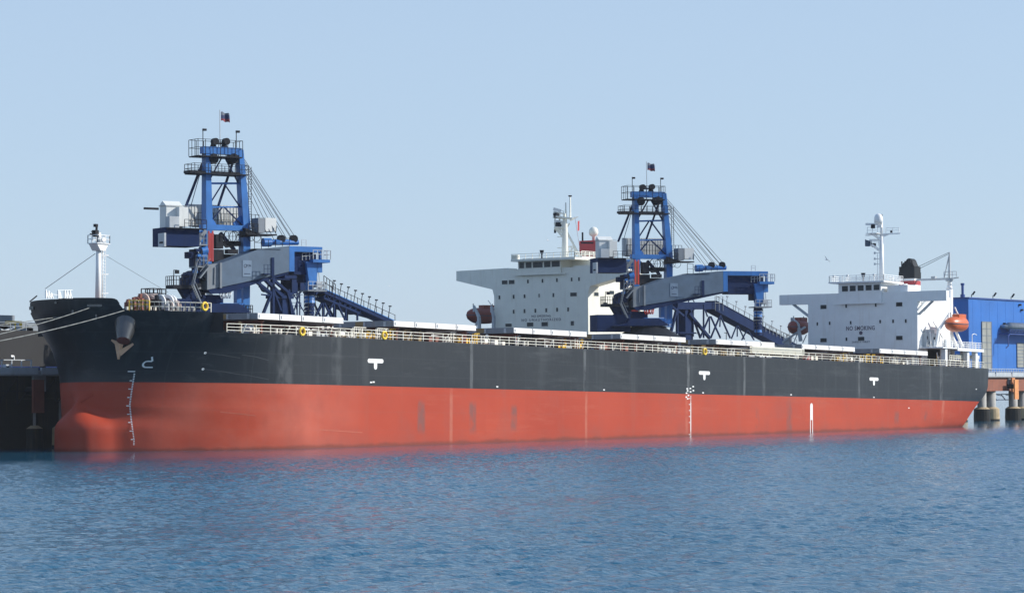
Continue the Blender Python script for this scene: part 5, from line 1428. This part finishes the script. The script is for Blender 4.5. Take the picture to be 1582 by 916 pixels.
# ------------------------------------------------------------------ mooring lines
def rope(name, p, q, r, sag, label, n=14):
    m_ = MB(); pts = [p.lerp(q, i/n)-Vector((0,0,sag*4*(i/n)*(1-i/n))) for i in range(n+1)]
    m_.path(pts, r, 6); return m_.build(name, ROPE, None, True, base=tuple(p), label=label, cat='mooring line', group='mooring lines at the bow')
def W(p): return ROT @ p
p = on_hull(192, 478.5); p = W(p+hnorm(p)*.25)
rope('mooring_rope', p, atx(-40, 534, -74), .06, .25, 'longer lower mooring line running from the forecastle fairlead past the bow out to the left')
p = on_hull(140, 474); p = W(p+hnorm(p)*.3)
rope('mooring_rope', p, atx(-30, 523, -66), .055, .2, 'mooring line from the upper bow fairlead, above the longer one')
p = W(Vector((xs_of(15.6)-.15, B+.5, 15.6)))
rope('mooring_rope', p, atx(-30, 505, -52), .05, .05, 'thin dark mooring line leaving the very tip of the bow to the left')
# stay wire from the foremast
m_ = MB(); m_.tube(L1(147, 392, 16.1), L1(70, 446, 16.1), .04, n=4); m_.build('mast_stay', WIRE, SHIP)
m_ = MB(); m_.tube(L1(155, 390, 16.1), L1(260, 452, 14), .02, n=4); m_.build('mast_stay', WIRE, SHIP)

# ------------------------------------------------------------------ gulls
def gull(px, py, Y, span, yaw, bank, lab):
    c = at(px, py, Y); M = Matrix.Translation(c) @ Matrix.Rotation(yaw, 4, 'Z') @ Matrix.Rotation(bank, 4, 'X')
    m_ = MB(M); k = span
    m_.lathe((0,0,0), [(.01,-.30*k),(.05*k,-.18*k),(.07*k,0),(.05*k,.15*k),(.03*k,.22*k),(.005,.27*k)], 8, 'x')
    for s in (-1, 1):
        m_.add([(.07*k,s*.04*k,.02*k),(-.09*k,s*.04*k,.02*k),(-.05*k,s*.27*k,.12*k),(.09*k,s*.26*k,.12*k),(-.12*k,s*.52*k,.05*k),(.05*k,s*.05*k,.035*k),(-.05*k,s*.27*k,.135*k)],
               [(0,1,2,3),(3,2,4),(0,3,6,5)])
    m_.build('seagull', GULLW, None, base=tuple(c), label=lab, cat='bird', group='gulls flying by the ships')
gull(1277, 401, 20, 1.7, R_(60), R_(45), 'white gull gliding in the sky left of the white radar mast')
gull(846, 371, 30, 1.5, R_(30), R_(50), 'gull flying close left of the cream radar mast')
gull(602, 442, 30, .8, R_(20), R_(10), 'tiny gull in open sky above the conveyor of the nearer loader')

# ------------------------------------------------------------------ water
def build_water():
    m, nt, b = NT('sea_water')
    geo = nd(nt, 'ShaderNodeNewGeometry')
    def nz(scale, stretch, det, rot=0., rough=.55, dist=0.):
        mp = nd(nt, 'ShaderNodeMapping'); mp.inputs['Scale'].default_value = stretch; mp.inputs['Rotation'].default_value = (0,0,rot)
        nt.links.new(geo.outputs['Position'], mp.inputs[0])
        n = nd(nt, 'ShaderNodeTexNoise'); n.inputs['Scale'].default_value = scale; n.inputs['Detail'].default_value = det; n.inputs['Roughness'].default_value = rough; n.inputs['Distortion'].default_value = dist
        nt.links.new(mp.outputs[0], n.inputs['Vector']); return n.outputs[0]
    h1 = nz(.55, (1,.55,1), 3, R_(25), .5, .3)
    h2 = nz(2.6, (1,.6,1), 4, R_(-20), .6, .4)
    h3 = nz(.10, (1,.7,1), 2, R_(40))
    patches = nz(.018, (1,1,1), 3, 0.)
    mr = nd(nt, 'ShaderNodeMapRange'); mr.inputs[1].default_value = .35; mr.inputs[2].default_value = .65; mr.inputs[3].default_value = .75; mr.inputs[4].default_value = 1.2
    nt.links.new(patches, mr.inputs[0])
    s = math_(nt, 'ADD', math_(nt, 'MULTIPLY', h1, WH1), math_(nt, 'MULTIPLY', h2, WH2))
    s = math_(nt, 'MULTIPLY', s, mr.outputs[0])
    s = math_(nt, 'ADD', s, math_(nt, 'MULTIPLY', h3, WH3))
    # calmer water in the lee close to the hull
    sx = nd(nt, 'ShaderNodeSeparateXYZ'); nt.links.new(geo.outputs['Position'], sx.inputs[0])
    lee = nd(nt, 'ShaderNodeMapRange'); lee.inputs[1].default_value = -46; lee.inputs[2].default_value = -4; lee.inputs[3].default_value = 1.; lee.inputs[4].default_value = .07
    nt.links.new(sx.outputs[1], lee.inputs[0])
    s = math_(nt, 'MULTIPLY', s, lee.outputs[0])
    bp = nd(nt, 'ShaderNodeBump'); bp.inputs['Strength'].default_value = 1.; bp.inputs['Distance'].default_value = 1.
    nt.links.new(s, bp.inputs['Height']); nt.links.new(bp.outputs[0], b.inputs['Normal'])
    c = mix(nt, mr.outputs[0], WC1, WC2)
    nt.links.new(c, b.inputs['Base Color'])
    b.inputs['Roughness'].default_value = WR; b.inputs['IOR'].default_value = 1.30; b.inputs['Specular Tint'].default_value = (.66,.90,1,1)
    import numpy as np
    rng = np.random.default_rng(4)
    gx0, gx1, gy0, gy1, st = -262., 340., -216., 33.5, WST
    nx = int((gx1-gx0)/st)+1; ny = int((gy1-gy0)/st)+1
    xs_ = np.linspace(gx0, gx1, nx); ys_ = np.linspace(gy0, gy1, ny)
    Xg, Yg = np.meshgrid(xs_, ys_)
    Z = np.zeros_like(Xg)
    # wind sea: short crested waves, wavelengths 1.1 to 9 m, spread round one direction
    for k in range(WN):
        lam = .75*(2.4/.75)**(rng.random()**1.2); K = 2*math.pi/lam
        th = WDIR+rng.normal(0, .62); slope = WS/math.sqrt(WN/2.)*(1.2 if lam < 2.2 else .85)
        ph = rng.random()*2*math.pi
        Z += slope/K*np.cos(K*(Xg*math.cos(th)+Yg*math.sin(th))+ph+.35*np.sin(Xg*.045*math.sin(k)+Yg*.05*math.cos(k*1.7)+k))
    # gust patches: calmer and rougher areas
    G = np.zeros_like(Xg)
    for k in range(10):
        lam = 25+90*rng.random(); K = 2*math.pi/lam; th = rng.random()*6.28
        G += np.cos(K*(Xg*math.cos(th)+Yg*math.sin(th)*1.6)+rng.random()*6.28)
    G = np.clip(.9+.07*G, .6, 1.25)
    E_ = np.minimum(np.minimum(Xg-gx0, gx1-Xg), np.minimum(Yg-gy0, gy1-Yg)); E_ = np.clip(E_/12., 0, 1)
    lee = np.clip(((-Yg+8)/52.)**1.3 if False else (np.maximum(-Yg+4, 0)/50.)**1.5, LEE, 1.)
    Z *= G*E_*lee
    me = bpy.data.meshes.new('water')
    S = 9000.
    nv = nx*ny
    co = np.empty((nv+8, 3)); co[:nv,0] = Xg.ravel(); co[:nv,1] = Yg.ravel(); co[:nv,2] = Z.ravel()
    for q, (a, b_) in enumerate(((-S,-S),(S,-S),(S,S),(-S,S),(gx0,gy0),(gx1,gy0),(gx1,gy1),(gx0,gy1))): co[nv+q] = (a, b_, 0)
    ii = (np.arange(ny-1)[:,None]*nx+np.arange(nx-1)[None,:]).ravel()
    quads = np.stack([ii, ii+1, ii+nx+1, ii+nx], 1)
    o4 = nv+4; outer = np.array([[nv,nv+1,o4+1,o4],[nv+1,nv+2,o4+2,o4+1],[nv+2,nv+3,o4+3,o4+2],[nv+3,nv,o4,o4+3]])
    quads = np.concatenate([quads, outer]); nq = len(quads)
    me.vertices.add(nv+8); me.vertices.foreach_set('co', co.ravel())
    me.loops.add(nq*4); me.loops.foreach_set('vertex_index', quads.ravel().astype(np.int32))
    me.polygons.add(nq); me.polygons.foreach_set('loop_start', (np.arange(nq)*4).astype(np.int32)); me.polygons.foreach_set('loop_total', np.full(nq, 4, np.int32))
    me.polygons.foreach_set('use_smooth', np.ones(nq, bool))
    me.materials.append(m); me.update(calc_edges=True)
    wo = bpy.data.objects.new('water', me); COL.objects.link(wo); wo['kind'] = 'structure'
WST, WN, WS, WDIR, LEE = .27, 90, .125, math.radians(62), .06
WH1, WH2, WH3, WR = .05, .16, .0, .08
WC1, WC2 = (.006,.075,.140), (.010,.088,.155)
build_water()

# ------------------------------------------------------------------ light and sky
SUN_EL, SUN_AZ = R_(30), math.atan2(-.79, .61)        # direction TOWARDS the sun, horizontal angle from +X
sd_ = Vector((math.cos(SUN_EL)*math.cos(SUN_AZ), math.cos(SUN_EL)*math.sin(SUN_AZ), math.sin(SUN_EL)))
sl = bpy.data.lights.new('sun', 'SUN'); sl.energy = 4.3; sl.angle = R_(.6); sl.color = (1., .95, .87)
so = bpy.data.objects.new('sun', sl); COL.objects.link(so); so.rotation_euler = sd_.to_track_quat('Z', 'Y').to_euler(); so.location = (0, -300, 300)
wd = bpy.data.worlds.new('World'); sc.world = wd; wd.use_nodes = True; nt = wd.node_tree
bg = nt.nodes['Background']; sk = nt.nodes.new('ShaderNodeTexSky'); sk.sky_type = 'NISHITA'; sk.sun_disc = False
sk.sun_elevation = SUN_EL; sk.sun_rotation = math.pi/2-SUN_AZ
sk.air_density = 1.0; sk.dust_density = .3; sk.ozone_density = 3.; sk.altitude = 0
tcw = nd(nt, 'ShaderNodeTexCoord'); sxw = nd(nt, 'ShaderNodeSeparateXYZ'); nt.links.new(tcw.outputs['Generated'], sxw.inputs[0])
mrw = nd(nt, 'ShaderNodeMapRange'); mrw.inputs[1].default_value = .13; mrw.inputs[2].default_value = .65; nt.links.new(sxw.outputs[2], mrw.inputs[0])
deep = mix(nt, mrw.outputs[0], (4.15,5.4,7.1), (2.3,3.6,6.2))
hz = mix(nt, .72, (0,0,0), deep)
nt.links.new(sk.outputs[0], nt.nodes[hz.node.name].inputs[6])
nt.links.new(hz, bg.inputs[0]); bg.inputs[1].default_value = .10

# ------------------------------------------------------------------ air: thin sea haze
m = bpy.data.materials.new('sea_haze'); m.use_nodes = True; nt = m.node_tree
nt.nodes.remove(nt.nodes['Principled BSDF'])
pv = nt.nodes.new('ShaderNodeVolumePrincipled'); pv.inputs['Color'].default_value = (.86,.93,1,1); pv.inputs['Density'].default_value = HAZE
nt.links.new(pv.outputs[0], nt.nodes['Material Output'].inputs['Volume'])
h_ = MB(); h_.box(-9100, 9100, -9100, 9100, -8, 62); h_.build('haze', m, None, kind='stuff')

# ------------------------------------------------------------------ camera
cd = bpy.data.cameras.new('camera'); cd.sensor_width = 36; cd.sensor_fit = 'HORIZONTAL'; cd.lens = 36*F/1582; cd.clip_start = 1; cd.clip_end = 40000
co_ = bpy.data.objects.new('camera', cd); COL.objects.link(co_)
co_.matrix_world = Matrix(((_R.x,_U.x,-_f.x,CAM.x),(_R.y,_U.y,-_f.y,CAM.y),(_R.z,_U.z,-_f.z,CAM.z),(0,0,0,1)))
sc.camera = co_
sc.view_settings.view_transform = 'Standard'; sc.view_settings.look = 'None'; sc.view_settings.exposure = .33; sc.view_settings.gamma = 1
sc.view_settings.use_curve_mapping = False
